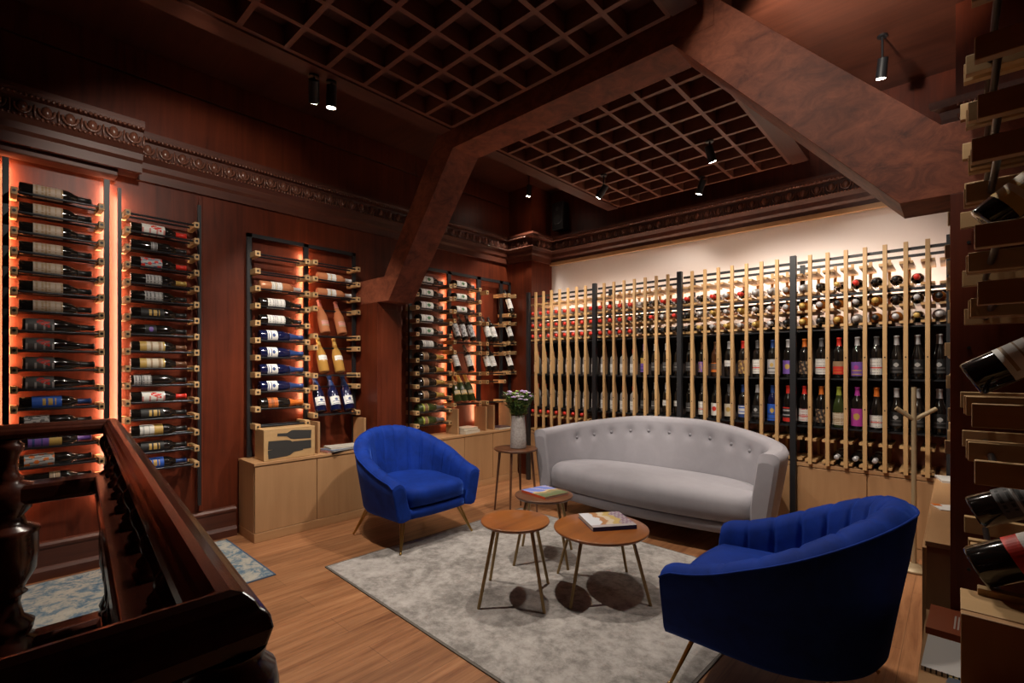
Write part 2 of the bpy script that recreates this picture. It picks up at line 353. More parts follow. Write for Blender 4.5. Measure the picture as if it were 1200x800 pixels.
kind('greyblack', 'dark bottle with plain grey label and black capsule', 'bordeaux', 'dark', .07, .165, 'grey', 'dgrey', 'silver', 'text', 'black', arc=3)
kind('golddots', 'dark bottle with scattered gold lettering', 'bordeaux', 'dark', .05, .17, 'black', 'dgrey', 'gold', 'dots', 'black', arc=3)
kind('violet', 'black bottle with small violet mark', 'bordeaux', 'dark', .07, .13, 'black', 'dgrey', 'purple', 'sun', 'black', arc=2.4)
kind('creamlab', 'dark bottle with cream label and brown capsule', 'bordeaux', 'dark', .045, .175, 'cream', 'tan', 'gold', 'band', 'brown', arc=3)
kind('whitelow', 'dark bottle with white label close to its base', 'bordeaux', 'dark', .015, .105, 'grey', 'dgrey', 'black', 'text', 'black', arc=3)
kind('whitegold', 'dark bottle with half white half gold label', 'bordeaux', 'dark', .045, .165, 'white', 'grey', 'gold', 'split', 'black', arc=3)
kind('bluewhite', 'deep blue bottle with white and blue label', 'champagne', 'blue', .045, .115, 'white', 'navy', 'navy', 'crest', 'navy', arc=2.2)
kind('sparkorange', 'sparkling wine bottle with orange label and orange foil', 'champagne', 'dark', .05, .12, 'orange', 'brown', 'brown', 'text', 'orange', arc=3)
kind('whiteA', 'dark bottle with plain white label', 'bordeaux', 'dark', .05, .17, 'white', 'grey', 'silver', 'text', 'black', arc=3)
kind('roseA', 'pink rose wine bottle with white label', 'bordeaux', 'rose', .075, .15, 'white', 'grey', 'gold', 'text', 'silver', arc=2.6)
kind('roseT', 'tilted rose wine bottle', 'burgundy', 'rose', .05, .10, 'pink', 'tan', 'tan', 'band', 'pink', arc=1.6)
kind('goldT', 'tilted golden white wine bottle', 'burgundy', 'gold', .095, .135, 'white', 'grey', 'silver', 'text', 'gold', arc=2)
kind('whitegreen', 'dark bottle with white label and green emblem', 'bordeaux', 'dark', .035, .165, 'white', 'silver', 'green', 'crest', 'dgrey', arc=3)
kind('brownlow', 'dark sparkling bottle with faint brown label and gold foil', 'champagne', 'dark', .05, .11, 'brown', 'tan', 'tan', 'band', 'gold', arc=2.6)
kind('greenlow', 'dark green bottle with faint label', 'champagne', 'green', .05, .11, 'brown', 'tan', 'lime', 'band', 'dgrey', arc=2.6)
kind('greyT', 'tilted bottle with silver-grey label', 'bordeaux', 'dark', .03, .17, 'silver', 'dgrey', 'dgrey', 'swirl', 'black', arc=3)
kind('greenT', 'tilted dark green bottle with small cream label and gold foil', 'champagne', 'green', .07, .115, 'cream', 'gold', 'gold', 'band', 'gold', arc=2)
kind('clearred', 'clear spirit bottle with white label and red cap', 'spirit', 'clear', .03, .115, 'white', 'grey', 'silver', 'text', 'red', arc=2)
kind('darkplain', 'dark bottle with black label', 'bordeaux', 'dark', .05, .13, 'dgrey', 'black', 'grey', 'text', 'grey', arc=2.4)
kind('blackcrest', 'stout dark bottle with grey crest label and pale capsule', 'burgundy', 'dark', .04, .135, 'black', 'dgrey', 'grey', 'crest', 'silver', arc=2.6)
kind('pictlab', 'dark bottle with purple and gold picture label', 'bordeaux', 'dark', .04, .13, 'purple', 'gold', 'tan', 'swirl', 'brown', arc=2.6)
kind('orangeband', 'dark bottle with orange band label', 'bordeaux', 'brown', .04, .12, 'brown', 'dgrey', 'orange', 'band', 'brown', arc=2.6)
kind('whitesq', 'dark bottle with square white label', 'bordeaux', 'dark', .09, .14, 'white', 'grey', 'silver', 'text', 'silver', arc=2)
kind('brownpict', 'dark bottle with brown picture label and red capsule', 'bordeaux', 'dark', .03, .14, 'brown', 'tan', 'gold', 'swirl', 'red', arc=2.6)
kind('whitetall', 'dark bottle with tall white label', 'bordeaux', 'dark', .03, .145, 'white', 'grey', 'red', 'text', 'dgrey', arc=2.6)
kind('silverlab', 'dark bottle with silver-grey patterned label', 'bordeaux', 'dark', .03, .145, 'silver', 'dgrey', 'gold', 'crest', 'navy', arc=2.6)
kind('goldsun', 'dark bottle with purple label and gold sun', 'bordeaux', 'dark', .03, .135, 'purple', 'navy', 'gold', 'sun', 'silver', arc=2.6)
kind('whiteseal', 'dark bottle with white label and red seal', 'bordeaux', 'dark', .03, .135, 'white', 'grey', 'red', 'sun', 'black', arc=2.6)
kind('creamseal', 'dark bottle with cream label and gold seal', 'bordeaux', 'dark', .03, .135, 'cream', 'tan', 'gold', 'sun', 'dgrey', arc=2.6)
kind('bluestripe', 'dark bottle with blue and white striped label', 'bordeaux', 'dark', .03, .13, 'white', 'blue', 'navy', 'band', 'navy', arc=2.6)
kind('bluesolid', 'bright blue labelled bottle', 'bordeaux', 'blue', .02, .15, 'blue', 'navy', 'gold', 'crest', 'navy', arc=3)
kind('redbase', 'dark bottle with red-based black label and red capsule', 'bordeaux', 'dark', .02, .13, 'black', 'silver', 'red', 'band', 'red', arc=3)
kind('whiteredcap', 'dark bottle with white label and bright red capsule', 'bordeaux', 'dark', .03, .125, 'white', 'pink', 'red', 'text', 'red', arc=2.6)
kind('redlab', 'dark bottle with bright red label and red capsule', 'bordeaux', 'dark', .03, .125, 'red', 'orange', 'tan', 'split', 'red', arc=2.8)
kind('violetlab', 'dark bottle with ornate violet label', 'bordeaux', 'dark', .02, .12, 'purple', 'gold', 'magenta', 'crest', 'silver', arc=2.8)
kind('ambercap', 'dark bottle with brown floral label and orange capsule', 'bordeaux', 'dark', .03, .13, 'black', 'brown', 'tan', 'swirl', 'orange', arc=2.6)
kind('lime', 'green wine bottle with cream label and lime capsule', 'burgundy', 'green', .02, .11, 'cream', 'tan', 'tan', 'text', 'lime', arc=2.6)
kind('magenta', 'dark bottle with magenta label, gold disc and pink capsule', 'bordeaux', 'dark', .02, .145, 'magenta', 'purple', 'gold', 'sun', 'magenta', arc=2.8)
kind('orangecap', 'dark bottle with white label and orange capsule', 'burgundy', 'dark', .02, .105, 'white', 'silver', 'red', 'text', 'orange', arc=2.6)
kind('amberlie', 'amber spirit bottle with pale cap', 'spirit', 'amber', .04, .10, 'cream', 'tan', 'gold', 'band', 'silver')
kind('amberlie2', 'amber spirit bottle with gold cap', 'spirit', 'amber', .04, .10, 'cream', 'tan', 'gold', 'band', 'gold')
kind('amberlie3', 'amber spirit bottle with black cap', 'spirit', 'amber', .04, .10, 'black', 'tan', 'gold', 'band', 'black')
kind('roselie', 'pink wine bottle with pale capsule', 'bordeaux', 'rose', .04, .10, 'white', 'grey', 'gold', 'band', 'silver')
kind('clearlie', 'clear bottle with pale cap', 'spirit', 'clear', .04, .10, 'white', 'grey', 'gold', 'band', 'silver')
kind('goldlie', 'golden wine bottle with gold capsule', 'bordeaux', 'gold', .04, .10, 'cream', 'tan', 'gold', 'band', 'gold')
kind('darklie', 'dark bottle with black capsule', 'bordeaux', 'dark', .04, .10, 'grey', 'dgrey', 'gold', 'band', 'black')
kind('darkred', 'dark bottle with red capsule', 'bordeaux', 'dark', .04, .10, 'grey', 'dgrey', 'gold', 'band', 'red')
kind('darkgold', 'dark bottle with gold capsule', 'burgundy', 'dark', .04, .10, 'cream', 'dgrey', 'gold', 'band', 'gold')
kind('darksilver', 'dark bottle with silver capsule', 'bordeaux', 'dark', .04, .10, 'cream', 'dgrey', 'gold', 'band', 'silver')
kind('champwhite', 'champagne bottle with cream label edged in gold', 'champagne', 'dark', .05, .15, 'cream', 'gold', 'gold', 'band', 'cream', arc=3.6)
kind('magnum', 'black magnum bottle with white and tan label', 'champagne', 'dark', .07, .17, 'white', 'tan', 'tan', 'split', 'black', arc=3.2)
kind('magnumred', 'black magnum bottle with white label and red edge', 'champagne', 'dark', .07, .17, 'white', 'tan', 'red', 'band', 'black', arc=3.2)
def label_mesh(k):
    mb = MB(); nu, nv = 22, 26; pr = PROF[k['shape']]; r = max(p[0] for p in pr) + .0006
    for j in range(nv):
        for i in range(nu):
            m = lab((i + .5) / nu, (j + .5) / nv, k['style'])
            a0, a1 = (-.5 + i / nu) * k['arc'], (-.5 + (i + 1) / nu) * k['arc']
            z0, z1 = k['z0'] + (k['z1'] - k['z0']) * j / nv, k['z0'] + (k['z1'] - k['z0']) * (j + 1) / nv
            mb.add([(r * cos(a0), r * sin(a0), z0), (r * cos(a1), r * sin(a1), z0), (r * cos(a1), r * sin(a1), z1), (r * cos(a0), r * sin(a0), z1)], [(0, 1, 2, 3)], False, m)
    return mb
NB = [0]
def bottle(key, label, mw, group=None, cat='wine bottle', name='wine_bottle', scale=1.0):
    k = KINDS[key]; NB[0] += 1
    if k['proto'] is None:
        root = MB().lathe(PROF[k['shape']], n=20).obj(name, GL[k['glass']])
        if k['ground']: label_mesh(k).obj('label', [plain(COL[k['ground']], .6), plain(COL[k['ink']], .6), plain(COL[k['acc']], .5)], root)
        if k['cap']:
            za, zb = CAPZ[k['shape']]; pr = PROF[k['shape']]
            pts = [(r + .0008, z) for r, z in pr if z > za and r > 0]
            def rad(z):
                for (r0, q0), (r1, q1) in zip(pr, pr[1:]):
                    if q0 <= z <= q1 and q1 > q0: return r0 + (r1 - r0) * (z - q0) / (q1 - q0)
                return .0142
            pts = [(rad(za) + .0008, za)] + pts + [(.0005, pr[-1][1] + .0015)]
            MB().lathe(pts, n=16).obj('foil_capsule', plain(COL[k['cap']], .35, metal=.15 if k['cap'] in ('gold', 'silver', 'blue', 'navy') else 0), root)
        k['proto'] = root; o = root
    else:
        src = k['proto']; o = src.copy(); C.objects.link(o)
        for ch in src.children:
            c = ch.copy(); C.objects.link(c); c.parent = o
        for kk in ('group',):
            if kk in o: del o[kk]
    o.matrix_world = mw @ Matrix.Scale(scale, 4)
    o['label'] = label; o['category'] = cat
    if group: o['group'] = group
    return o
def frame(zdir, xdir, loc):
    z = V(zdir).normalized(); x = V(xdir); x = (x - z * x.dot(z)).normalized(); y = z.cross(x)
    return Matrix(((x.x, y.x, z.x, loc[0]), (x.y, y.y, z.y, loc[1]), (x.z, y.z, z.z, loc[2]), (0, 0, 0, 1)))
ORD = ['first', 'second', 'third', 'fourth', 'fifth', 'sixth', 'seventh', 'eighth', 'ninth', 'tenth', 'eleventh', 'twelfth', 'thirteenth', 'fourteenth', 'fifteenth', 'sixteenth', 'seventeenth']

# ---------------------------------------------------------------- wall racks on the left wall
XF, XR = -4.135, -4.235                       # front and rear rod lines
def bracket(par, y, z, w=.042, h=.044, x1=XF + .022, x0=WA + .002):
    o = B(x0, x1, y - w / 2, y + w / 2, z - h / 2, z + h / 2).obj('bracket', M['ashx'], par, bevel=.003)
    MB().tube((x1, y, z), (x1 + .003, y, z), .009, n=8).obj('bolt', M['screw'], o)
    return o
def rods(par, y0, y1, z, xs=(XF, XR)):
    for x in xs: MB().tube((x, y0, z), (x, y1, z), .0075, n=8).obj('rod', M['rod'], par)
def wall_rack(label, ys, zt, zb, posts):
    t = thing('wall_wine_rack', label, 'wine rack')
    for y, w in posts: B(-4.250, -4.226, y - w / 2, y + w / 2, zb, zt).obj('upright', M['black'], t)
    return t
def lying(key, y, z, label, group, roll=12, scale=1.0):
    r = max(p[0] for p in PROF[KINDS[key]['shape']])
    a = R(roll); zz = z + .0075 + sqrt(max((r + .0075) ** 2 - .05 ** 2, 0)) if (r + .0075) > .05 else z + .006
    return bottle(key, label, frame((0, 1, 0), (cos(a), 0, sin(a)), ((XF + XR) / 2, y, z + .0075 + r * .72 if r < .045 else z + r)), group, scale=scale)
# far left pair
g1 = 'bottles in the far left glowing rack'
rk1 = wall_rack('tall wall wine rack at far left, behind the balustrade, between two glowing strips', (.10, .51), 2.62, .40, [(.075, .03), (.548, .03)])
seq1 = ['beige'] * 7 + ['redfig'] * 4 + ['bluelab', 'greylab', 'purplelab', 'artlab', 'smallgold']
for i in range(16):
    z = 2.40 - .1188 * i
    bracket(rk1, .108, z, .03); bracket(rk1, .507, z, .03); rods(rk1, .12, .495, z)
    lying(seq1[i], .128 + (.015 if seq1[i] == 'redfig' else 0), z, f'{KINDS[seq1[i]]["desc"]}, {ORD[i]} level of far left rack', g1, scale=1.12)
g2 = 'bottles in the second wall rack'
rk2 = wall_rack('wall wine rack right of the bright vertical light strip', (.62, 1.06), 2.58, .30, [(.616, .02), (1.092, .022)])
seq2 = [None, 'whitered', 'plainblack', 'orangelab', 'greygold', 'greyblack', 'golddots', 'violet', 'creamlab', 'creamlab', 'whitelow', 'whitered', 'golddots', 'whitegold', 'golddots', 'bluelab']
for i in range(16):
    z = 2.396 - .1175 * i
    bracket(rk2, .643, z, .03); bracket(rk2, 1.045, z, .032); rods(rk2, .655, 1.03, z)
    if seq2[i]: lying(seq2[i], .665, z, f'{KINDS[seq2[i]]["desc"]}, {ORD[i]} level of second rack', g2, scale=1.1)
# light strips (glowing LED profiles fixed to the panelling)
def led(y, z0, z1, label, w=.012, m=None, d=.010):
    o = B(-4.258, -4.251, y - w, y + w, z0, z1).obj('light_strip', m or M['led']); return tag(o, label, 'light strip', 'warm light strips behind the wall racks')
led(.075, .45, 2.60, 'light strip behind the left upright of the far left rack', .011)
led(.548, .45, 2.60, 'light strip behind the upright left of the bright gap between racks', .012, M['ledw'])
led(.616, .45, 2.54, 'light strip behind the upright right of the bright gap between racks', .008, M['ledw'])

LV = [2.26 - .139 * i for i in range(11)]
# rack beside the post
gA = 'bottles in the crate rack'
rkA = wall_rack('black framed wall wine rack standing over the printed wooden wine crate', None, 2.44, .62, [(1.443, .036), (1.910, .040), (2.372, .030)])
B(-4.250, -4.226, 1.425, 2.387, 2.41, 2.44).obj('top_bar', M['black'], rkA)
seqA = [None, None, 'roseA', 'whiteA', 'whiteA', 'bluewhite', 'bluewhite', 'bluewhite', 'bluewhite', 'sparkorange', None]
for i in range(11):
    bracket(rkA, 1.468, LV[i]); bracket(rkA, 1.872, LV[i]); rods(rkA, 1.48, 1.86, LV[i])
    if seqA[i]: lying(seqA[i], 1.50, LV[i], f'{KINDS[seqA[i]]["desc"]}, {ORD[i]} level above wine crate', gA, scale=1.15)
for i, z in enumerate((2.265, 2.122, 1.983)):
    bracket(rkA, 1.942, z); bracket(rkA, 2.352, z); rods(rkA, 1.955, 2.34, z)
    if i: lying('roseA', 1.985, z, f'pink rose wine bottle lying on {ORD[i]} rod pair right of centre upright', gA, scale=1.1)
def display(par, y0, y1, zn, zb_, xs=(XF + .012,)):
    for z in (zn, zb_): bracket(par, y0, z); bracket(par, y1, z)
    rods(par, y0 + .012, y1 - .012, zn, (XR + .02,)); rods(par, y0 + .012, y1 - .012, zb_, (XF + .014, XR + .03))
def tilted(key, y, zn, zb_, label, group, scale=1.0):
    base = V((XF + .004, y, zb_ + .028)); top = V((XR - .012, y, zn + .045)); d = (top - base).normalized()
    return bottle(key, label, frame(d, (1, 0, .4), base), group, scale=scale)
for j, (zn, zb_, key, ys) in enumerate(((1.862, 1.622, 'roseT', (2.04, 2.20)), (1.520, 1.275, 'goldT', (2.03, 2.18)), (1.171, .925, 'bluewhite', (2.00, 2.14, 2.27)))):
    display(rkA, 1.942, 2.352, zn, zb_)
    for q, y in enumerate(ys): tilted(key, y, zn, zb_, f'{KINDS[key]["desc"]}, {ORD[q]} in {("upper", "middle", "lower")[j]} row beside crate column', gA, 1.12)
# rack beyond the post
gB = 'bottles in the rack beyond the post'
rkB = wall_rack('wide four-column wall wine rack between the timber post and corner pilaster', None, 2.44, .62, [(3.02, .035), (3.55, .05), (4.01, .06), (4.40, .05), (4.775, .045)][:4] + [(4.56, .03)])
B(-4.250, -4.226, 3.0, 4.575, 2.405, 2.44).obj('top_bar', M['black'], rkB)
for i in range(12):
    z = 2.245 - .1375 * i
    bracket(rkB, 3.028, z); bracket(rkB, 3.475, z); rods(rkB, 3.04, 3.46, z)
    key = 'whitegreen' if i < 5 else ('whiteA' if i == 5 else ('brownlow' if i < 10 else 'greenlow'))
    lying(key, 3.06, z, f'{KINDS[key]["desc"]}, {ORD[i]} level of column beyond post', gB, scale=1.18)
for i, z in enumerate((2.26, 2.115, 1.97)):
    bracket(rkB, 3.535, z); bracket(rkB, 3.925, z); rods(rkB, 3.547, 3.913, z)
    lying('whitegreen', 3.555, z, f'{KINDS["whitegreen"]["desc"]}, {ORD[i]} level, second column beyond post', gB, scale=1.12)
for j, (zn, zb_, c2, c3) in enumerate(((1.868, 1.628, ('greyT', (3.60, 3.71, 3.83)), ('whiteA', (4.10, 4.20))), (1.515, 1.272, ('whiteA', (3.60, 3.80)), ('whiteA', (4.09, 4.19))), (1.172, .925, ('greenT', (3.60, 3.70, 3.81)), (None, ())))):
    display(rkB, 3.535, 3.925, zn, zb_); display(rkB, 4.045, 4.345, zn, zb_)
    for col, (key, ys) in enumerate((c2, c3)):
        for q, y in enumerate(ys):
            tilted(key, y, zn, zb_, f'{KINDS[key]["desc"].replace("tilted ", "")}, {ORD[q]} tilted, {("upper", "middle", "lower")[j]} row, {("second", "third")[col]} column', gB, 1.12)
for z in (2.24,): bracket(rkB, 4.045, z); bracket(rkB, 4.345, z)
for j, (zn, zb_) in enumerate(((2.25, 2.0), (1.90, 1.65), (1.53, 1.28))):
    for z in (zn, zb_): bracket(rkB, 4.43, z); bracket(rkB, 4.545, z, .03)
    rods(rkB, 4.44, 4.54, zn, (XR + .02,)); rods(rkB, 4.44, 4.54, zb_, (XF + .014, XR + .03))
    tilted('whiteA', 4.487, zn, zb_, f'single tilted white-labelled bottle, {("upper", "middle", "lower")[j]} of three beside corner pilaster', gB, 1.12)
led(1.908, .95, 2.36, 'hidden light strip behind centre upright of the crate rack', .010)
led(3.548, .70, 2.36, 'hidden light strip behind first upright beyond the post', .010)
led(4.015, .70, 2.36, 'hidden light strip behind third upright beyond the post', .010)

# ---------------------------------------------------------------- low oak cabinets along the left wall
def cabinet_y(label, y0, y1, seams, x0=WA + .01, x1=-3.95, top=.61, dividers=()):
    t = thing('low_cabinet', label, 'cabinet', ((x0 + x1) / 2, (y0 + y1) / 2, 0)); ox, oy = (x0 + x1) / 2, (y0 + y1) / 2
    B(x0 - ox, x1 - .02 - ox, y0 - oy, y1 - oy, .07, top - .022).obj('body', M['oak'], t)
    B(x0 - ox, x1 + .006 - ox, y0 - .006 - oy, y1 - oy, top - .022, top).obj('worktop', M['oaky'], t, bevel=.002)
    B(x0 - ox, x1 + .004 - ox, y0 - .004 - oy, y1 - oy, 0, .07).obj('plinth', M['oaky'], t, bevel=.003)
    e = [y0] + list(seams) + [y1]
    for a, b in zip(e, e[1:]):
        B(x1 - .019 - ox, x1 - ox, a + .003 - oy, b - .003 - oy, .073, top - .026).obj('door', M['oak'], t, bevel=.002)
    return t
cabinet_y('low oak cabinet left of the timber post, under the wine crate', 1.385, 2.395, (1.875,), top=.61)
cabinet_y('low oak cabinet beyond the post, behind the left blue armchair', 2.67, 4.40, (3.10, 3.53, 3.97), top=.61)
# dividers standing on the cabinets (parts of the shelf boxes)
def cubby(label, y0, y1, z0, z1, xs=(-4.215, -4.02), back=False):
    t = thing('display_cubby', label, 'shelf', (0, 0, z0))
    for y in (y0, y1): B(xs[0], xs[1], y - .011, y + .011, 0, z1 - z0).obj('side_panel', M['oak'], t, bevel=.001)
    if back: B(xs[0], xs[0] + .012, y0, y1, 0, z1 - z0).obj('back_panel', M['oak'], t)
    return t
cubby('oak divider boards on cabinet right of the wine crate', 1.925, 2.365, .611, .88)
cubby('oak divider boards beyond the post holding two stacked books', 3.50, 3.93, .611, .89)
cubby('oak divider boards near the corner with a dark book', 4.06, 4.35, .611, .90)
# wooden wine crate with printed bottles
cr = thing('wine_crate', 'pale wooden wine crate printed with black bottle silhouettes', 'crate', (-4.06, 1.665, .611))
B(-.10, .085, -.205, .205, 0, .235).obj('box', M['ashx'], cr, bevel=.004)
lid = B(-.10, .085, -.205, .205, .2355, .246).obj('lid', M['ashx'], cr, bevel=.002)
def bot2d(cy, cz, ang, s=1.):
    prof = [(0, -.030), (.125, -.033), (.150, -.030), (.178, -.012), (.245, -.010), (.245, .010), (.178, .012), (.150, .030), (.125, .033), (0, .030)]
    return [(cy + s * (p * cos(ang) - q * sin(ang)), cz + s * (p * sin(ang) + q * cos(ang))) for p, q in prof]
for cy, cz, an in ((-.172, .122, R(-3)), (.172, .180, R(176)), (-.172, .048, R(4)), (.172, .098, R(180))):
    MB().prism(bot2d(cy, cz, an, 1.12), 'x', .0852, .0866 + .0006 * random.random()).obj('bottle_print', plain((.03, .028, .026), .8), cr)
# books and magazines on the cabinets
def book(label, loc, rz, w, d, h, cover, page=None, cat='book', name='book', art=None, spine=None, parent_mat=None):
    t = thing(name, label, cat, loc, rz)
    B(-w / 2 + .002, w / 2 - .002, -d / 2 + .002, d / 2 - .003, .002, h - .002).obj('pages', page or M['page'], t)
    c = MB().box(-w / 2, w / 2, -d / 2, d / 2, 0, .002).box(-w / 2, w / 2, -d / 2, d / 2, h - .002, h).box(-w / 2, -w / 2 + .002, -d / 2, d / 2, .002, h - .002)
    co = c.obj('cover', plain(spine or cover, .35), t)
    if art:
        g = MB(); nu, nv = 28, 36; cols = []
        for j in range(nv):
            for i in range(nu):
                mi = art((i + .5) / nu, (j + .5) / nv)
                x0, x1 = -w / 2 + w * i / nu, -w / 2 + w * (i + 1) / nu; y0, y1 = -d / 2 + d * j / nv, -d / 2 + d * (j + 1) / nv
                g.add([(x0, y0, h + .0004), (x1, y0, h + .0004), (x1, y1, h + .0004), (x0, y1, h + .0004)], [(0, 1, 2, 3)], False, mi)
        g.obj('cover_picture', [plain(c_, .3) for c_ in parent_mat], t)
    return t
book('thick cream book lying under another beside divider board', (-4.06, 3.66, .612), R(8), .19, .25, .035, (.55, .45, .33))
book('cream book lying on top of a thicker cream book', (-4.065, 3.65, .648), R(4), .17, .23, .028, (.62, .52, .40))
book('dark thin book lying on cabinet near the corner', (-4.06, 4.20, .612), R(2), .20, .24, .022, (.05, .03, .04))
for i, (c_, dx, dy, rz, lb) in enumerate((((.35, .12, .10), 0, 0, 3, 'red-brown magazine at the bottom of a small pile by crate'), ((.12, .16, .24), .015, .02, 10, 'dark blue magazine in the middle of the pile by crate'), ((.55, .50, .44), -.01, .06, -7, 'pale magazine on top of the pile by crate'))):
    book(lb, (-4.05 + dx, 2.10 + dy, .612 + i * .0115), R(rz), .19, .27, .011, c_, cat='magazine', name='magazine')

# ---------------------------------------------------------------- slatted rack along the back wall
XB = [-3.78, -2.845, -1.908, -.965, -.025]
YF, YR = 4.42, 4.74
BAYN = ['first', 'second', 'third', 'fourth']
BAYW = ['bay beside the vase', 'second bay from vase', 'third bay from vase', 'bay behind coat stand']
ROWZ = [1.985, 1.842, 1.715]; CRZ = [2.095, 1.935, 1.795, 1.672, .775, .610]
def slat_rack(b):
    x0, x1 = XB[b], XB[b + 1]; w = (x1 - x0) / 8
    t = thing('slatted_wine_rack', f'tall slatted wine rack, {BAYW[b]}', 'wine rack', ((x0 + x1) / 2, (YF + YR) / 2, 0), 0, 'slatted racks along the white wall')
    ox, oy = (x0 + x1) / 2, (YF + YR) / 2
    def bx(name, m, X0, X1, Y0, Y1, Z0, Z1, par=t, **k): return B(X0 - ox, X1 - ox, Y0 - oy, Y1 - oy, Z0, Z1).obj(name, m, par, **k)
    ends = [x0] if b < 3 else [x0, x1]
    for x in ends:
        bx('post', M['black'], x - .022, x + .022, YF - .037, YF + .002, 0, 2.245, bevel=.002)
        bx('rear_post', M['black'], x - .018, x + .018, YR - .03, YR, .60, 2.22)
    e = .022
    for z, y in ((2.19, YF + .022), (2.19, YR - .012), (1.905, YF + .022), (1.905, YR - .012)):
        bx('rail', M['black'], x0 + e, x1 - e, y - .010, y + .010, z - .010, z + .010)
    for z in (1.645, 1.262, .880):
        bx('shelf', M['black'], x0 + e, x1 - e, YF + .012, YR - .002, z - .011, z)
    bx('back_panel', M['darkback'], x0, x1, YR + .001, YR + .012, .885, 1.635)
    bx('lower_back_panel', M['redback'], x0, x1, YR + .001, YR + .012, .585, .868)
    for i in range(0, 9):
        x = x0 + w * i
        if i == 0 or i == 8: xs = (x + .030 if i == 0 else x - .030)
        else: xs = x
        par = t
        if 0 < i < 8:
            s = MB().box(x - .013 - ox, x + .013 - ox, YF - .030 - oy, YF - .006 - oy, .585, 2.235)
            sl = s.obj('slat', M['ash'], t, bevel=.002); par = sl
            for zl, zh in ((1.272, 1.63), (.885, 1.245)):
                mid = (zl + zh) / 2 - .03
                f = [(YF - .006, zl + .004), (YF + .030, zl + .004), (YF + .030, mid + .04), (YF - .006, zh - .02)]
                MB().prism([(p - oy, q) for p, q in f], 'x', x - .010 - ox, x + .010 - ox).obj('fin', M['ash'], sl)
                MB().tube((x - ox, YF - .030 - oy, mid), (x - ox, YF - .032 - oy, mid), .005, n=8).obj('bolt', M['screw'], sl)
            for za, zb in ((1.66, 2.18), (.588, .868)): bx('rear_slat', M['ash'], x - .010, x + .010, YR - .022, YR, za, zb, par=sl)
        for z in CRZ:
            wd = .038 if 0 < i < 8 else .026
            ya = YF - .006 if 0 < i < 8 else YF + .02
            bx('cradle', M['ash'], xs - wd, xs + wd, ya, YR - .004, z - .009, z + .009, par=par)
    return t
def bay_bottle(b, c, key, z, lie, lbl, grp):
    x = XB[b] + (XB[b + 1] - XB[b]) / 8 * (c + .5)
    if lie:
        return bottle(key, lbl, frame((0, -1, 0), (0, 0, 1), (x, YF + .285 if KINDS[key]['shape'] != 'spirit' else YF + .250, z)), grp, scale=1.03)
    return bottle(key, lbl, frame((0, 0, 1), (random.uniform(-.25, .12), -1, 0), (x, YF + .085, z)), grp, scale=1.06)
lyR = [
 ['clearred'] * 8, ['clearred'] * 4 + ['darkplain', 'darklie', 'darkred', 'darkred'],
 ['darkred', 'darklie', 'darkred', 'amberlie', 'darkred', 'clearlie', 'clearlie', 'amberlie'],
 ['clearlie', 'darklie', 'darkgold', 'darkred', 'darklie', 'darklie', 'darkred', None]]
lyR2 = [['clearred'] * 8, ['clearred'] * 4 + ['darklie', 'darkred', 'roselie', 'darkred'],
 ['darklie', 'clearlie', 'goldlie', 'roselie', 'goldlie', 'darksilver', 'roselie', 'amberlie'],
 ['amberlie2', 'amberlie', 'amberlie3', 'darksilver', 'amberlie2', 'darklie', 'darksilver', 'amberlie3']]
lyR3 = [['clearred'] * 8, ['clearred'] * 4 + ['darklie'] * 4,
 ['darklie', 'darkgold', 'roselie', 'goldlie', 'roselie', 'goldlie', 'darksilver', 'darklie'],
 ['amberlie2', 'darklie', 'amberlie2', 'clearlie', 'amberlie3', 'amberlie', 'darkgold', 'clearlie']]
stU = [['clearred'] * 8, ['clearred'] * 4 + ['purplelab', 'darkplain', 'darkplain', 'darkplain'],
 ['darkplain', 'pictlab', 'orangeband', 'whitesq', 'brownpict', 'whitetall', 'silverlab', 'goldsun'],
 ['ambercap', 'whitetall', 'redlab', 'violetlab', 'whitetall', 'blackcrest', 'blackcrest', 'blackcrest']]
stL = [['clearred'] * 8, ['clearred'] * 4 + ['darkplain', 'darkplain', 'whitesq', 'whitesq'],
 ['darkplain', 'whitetall', 'whiteseal', 'creamseal', 'bluestripe', 'silverlab', 'bluesolid', 'redbase'],
 ['whiteredcap', 'ambercap', 'lime', 'magenta', 'orangecap', 'blackcrest', 'blackcrest', 'blackcrest']]
stL[2][5] = 'blackcrest'
for b in range(4):
    slat_rack(b)
    bw = BAYW[b]
    for r_, (seq, z) in enumerate(zip((lyR[b], lyR2[b], lyR3[b]), ROWZ)):
        for c, key in enumerate(seq):
            if key:
                d = KINDS[key]['desc'].replace('spirit bottle with white label and', 'bottle with').replace('bottle with black label', 'bottle')
                bay_bottle(b, c, key, z, True, f'{d}, {("top", "middle", "third")[r_]} row, {ORD[c]} in {bw}', 'bottles lying in the slatted racks')
    for r_, (seq, z) in enumerate(((stU[b], 1.262), (stL[b], .880))):
        for c, key in enumerate(seq):
            d = KINDS[key]['desc']; d = d.replace('spirit ', '').replace(' with white label and', ' with').replace(' and gold picture', ' gold').replace(', gold disc and pink capsule', '').replace(' black label and red capsule',' label').replace(' label and red capsule',' label').replace(' label and orange capsule', ' label').replace(' label and lime capsule', ' label').replace(' label and pale capsule',' label').replace('bottle with bright red capsule', 'bottle with red capsule').replace('silver-grey patterned', 'patterned')
            bay_bottle(b, c, key, z, False, f'{d}, {("upper", "lower")[r_]} shelf, {ORD[c]} in {bw}', 'bottles standing in the slatted racks')
for c in range(7): bay_bottle(0, c, 'clearred', .828, True, f'clear bottle with red cap below shelves, {ORD[c]} in {BAYW[0]}', 'bottles lying in the slatted racks')
for q, c in enumerate((2, 3, 4)): bay_bottle(3, c, 'darksilver', .660, True, f'dark bottle lying just above cabinet, {ORD[q]} of three behind the coat stand', 'bottles lying in the slatted racks')
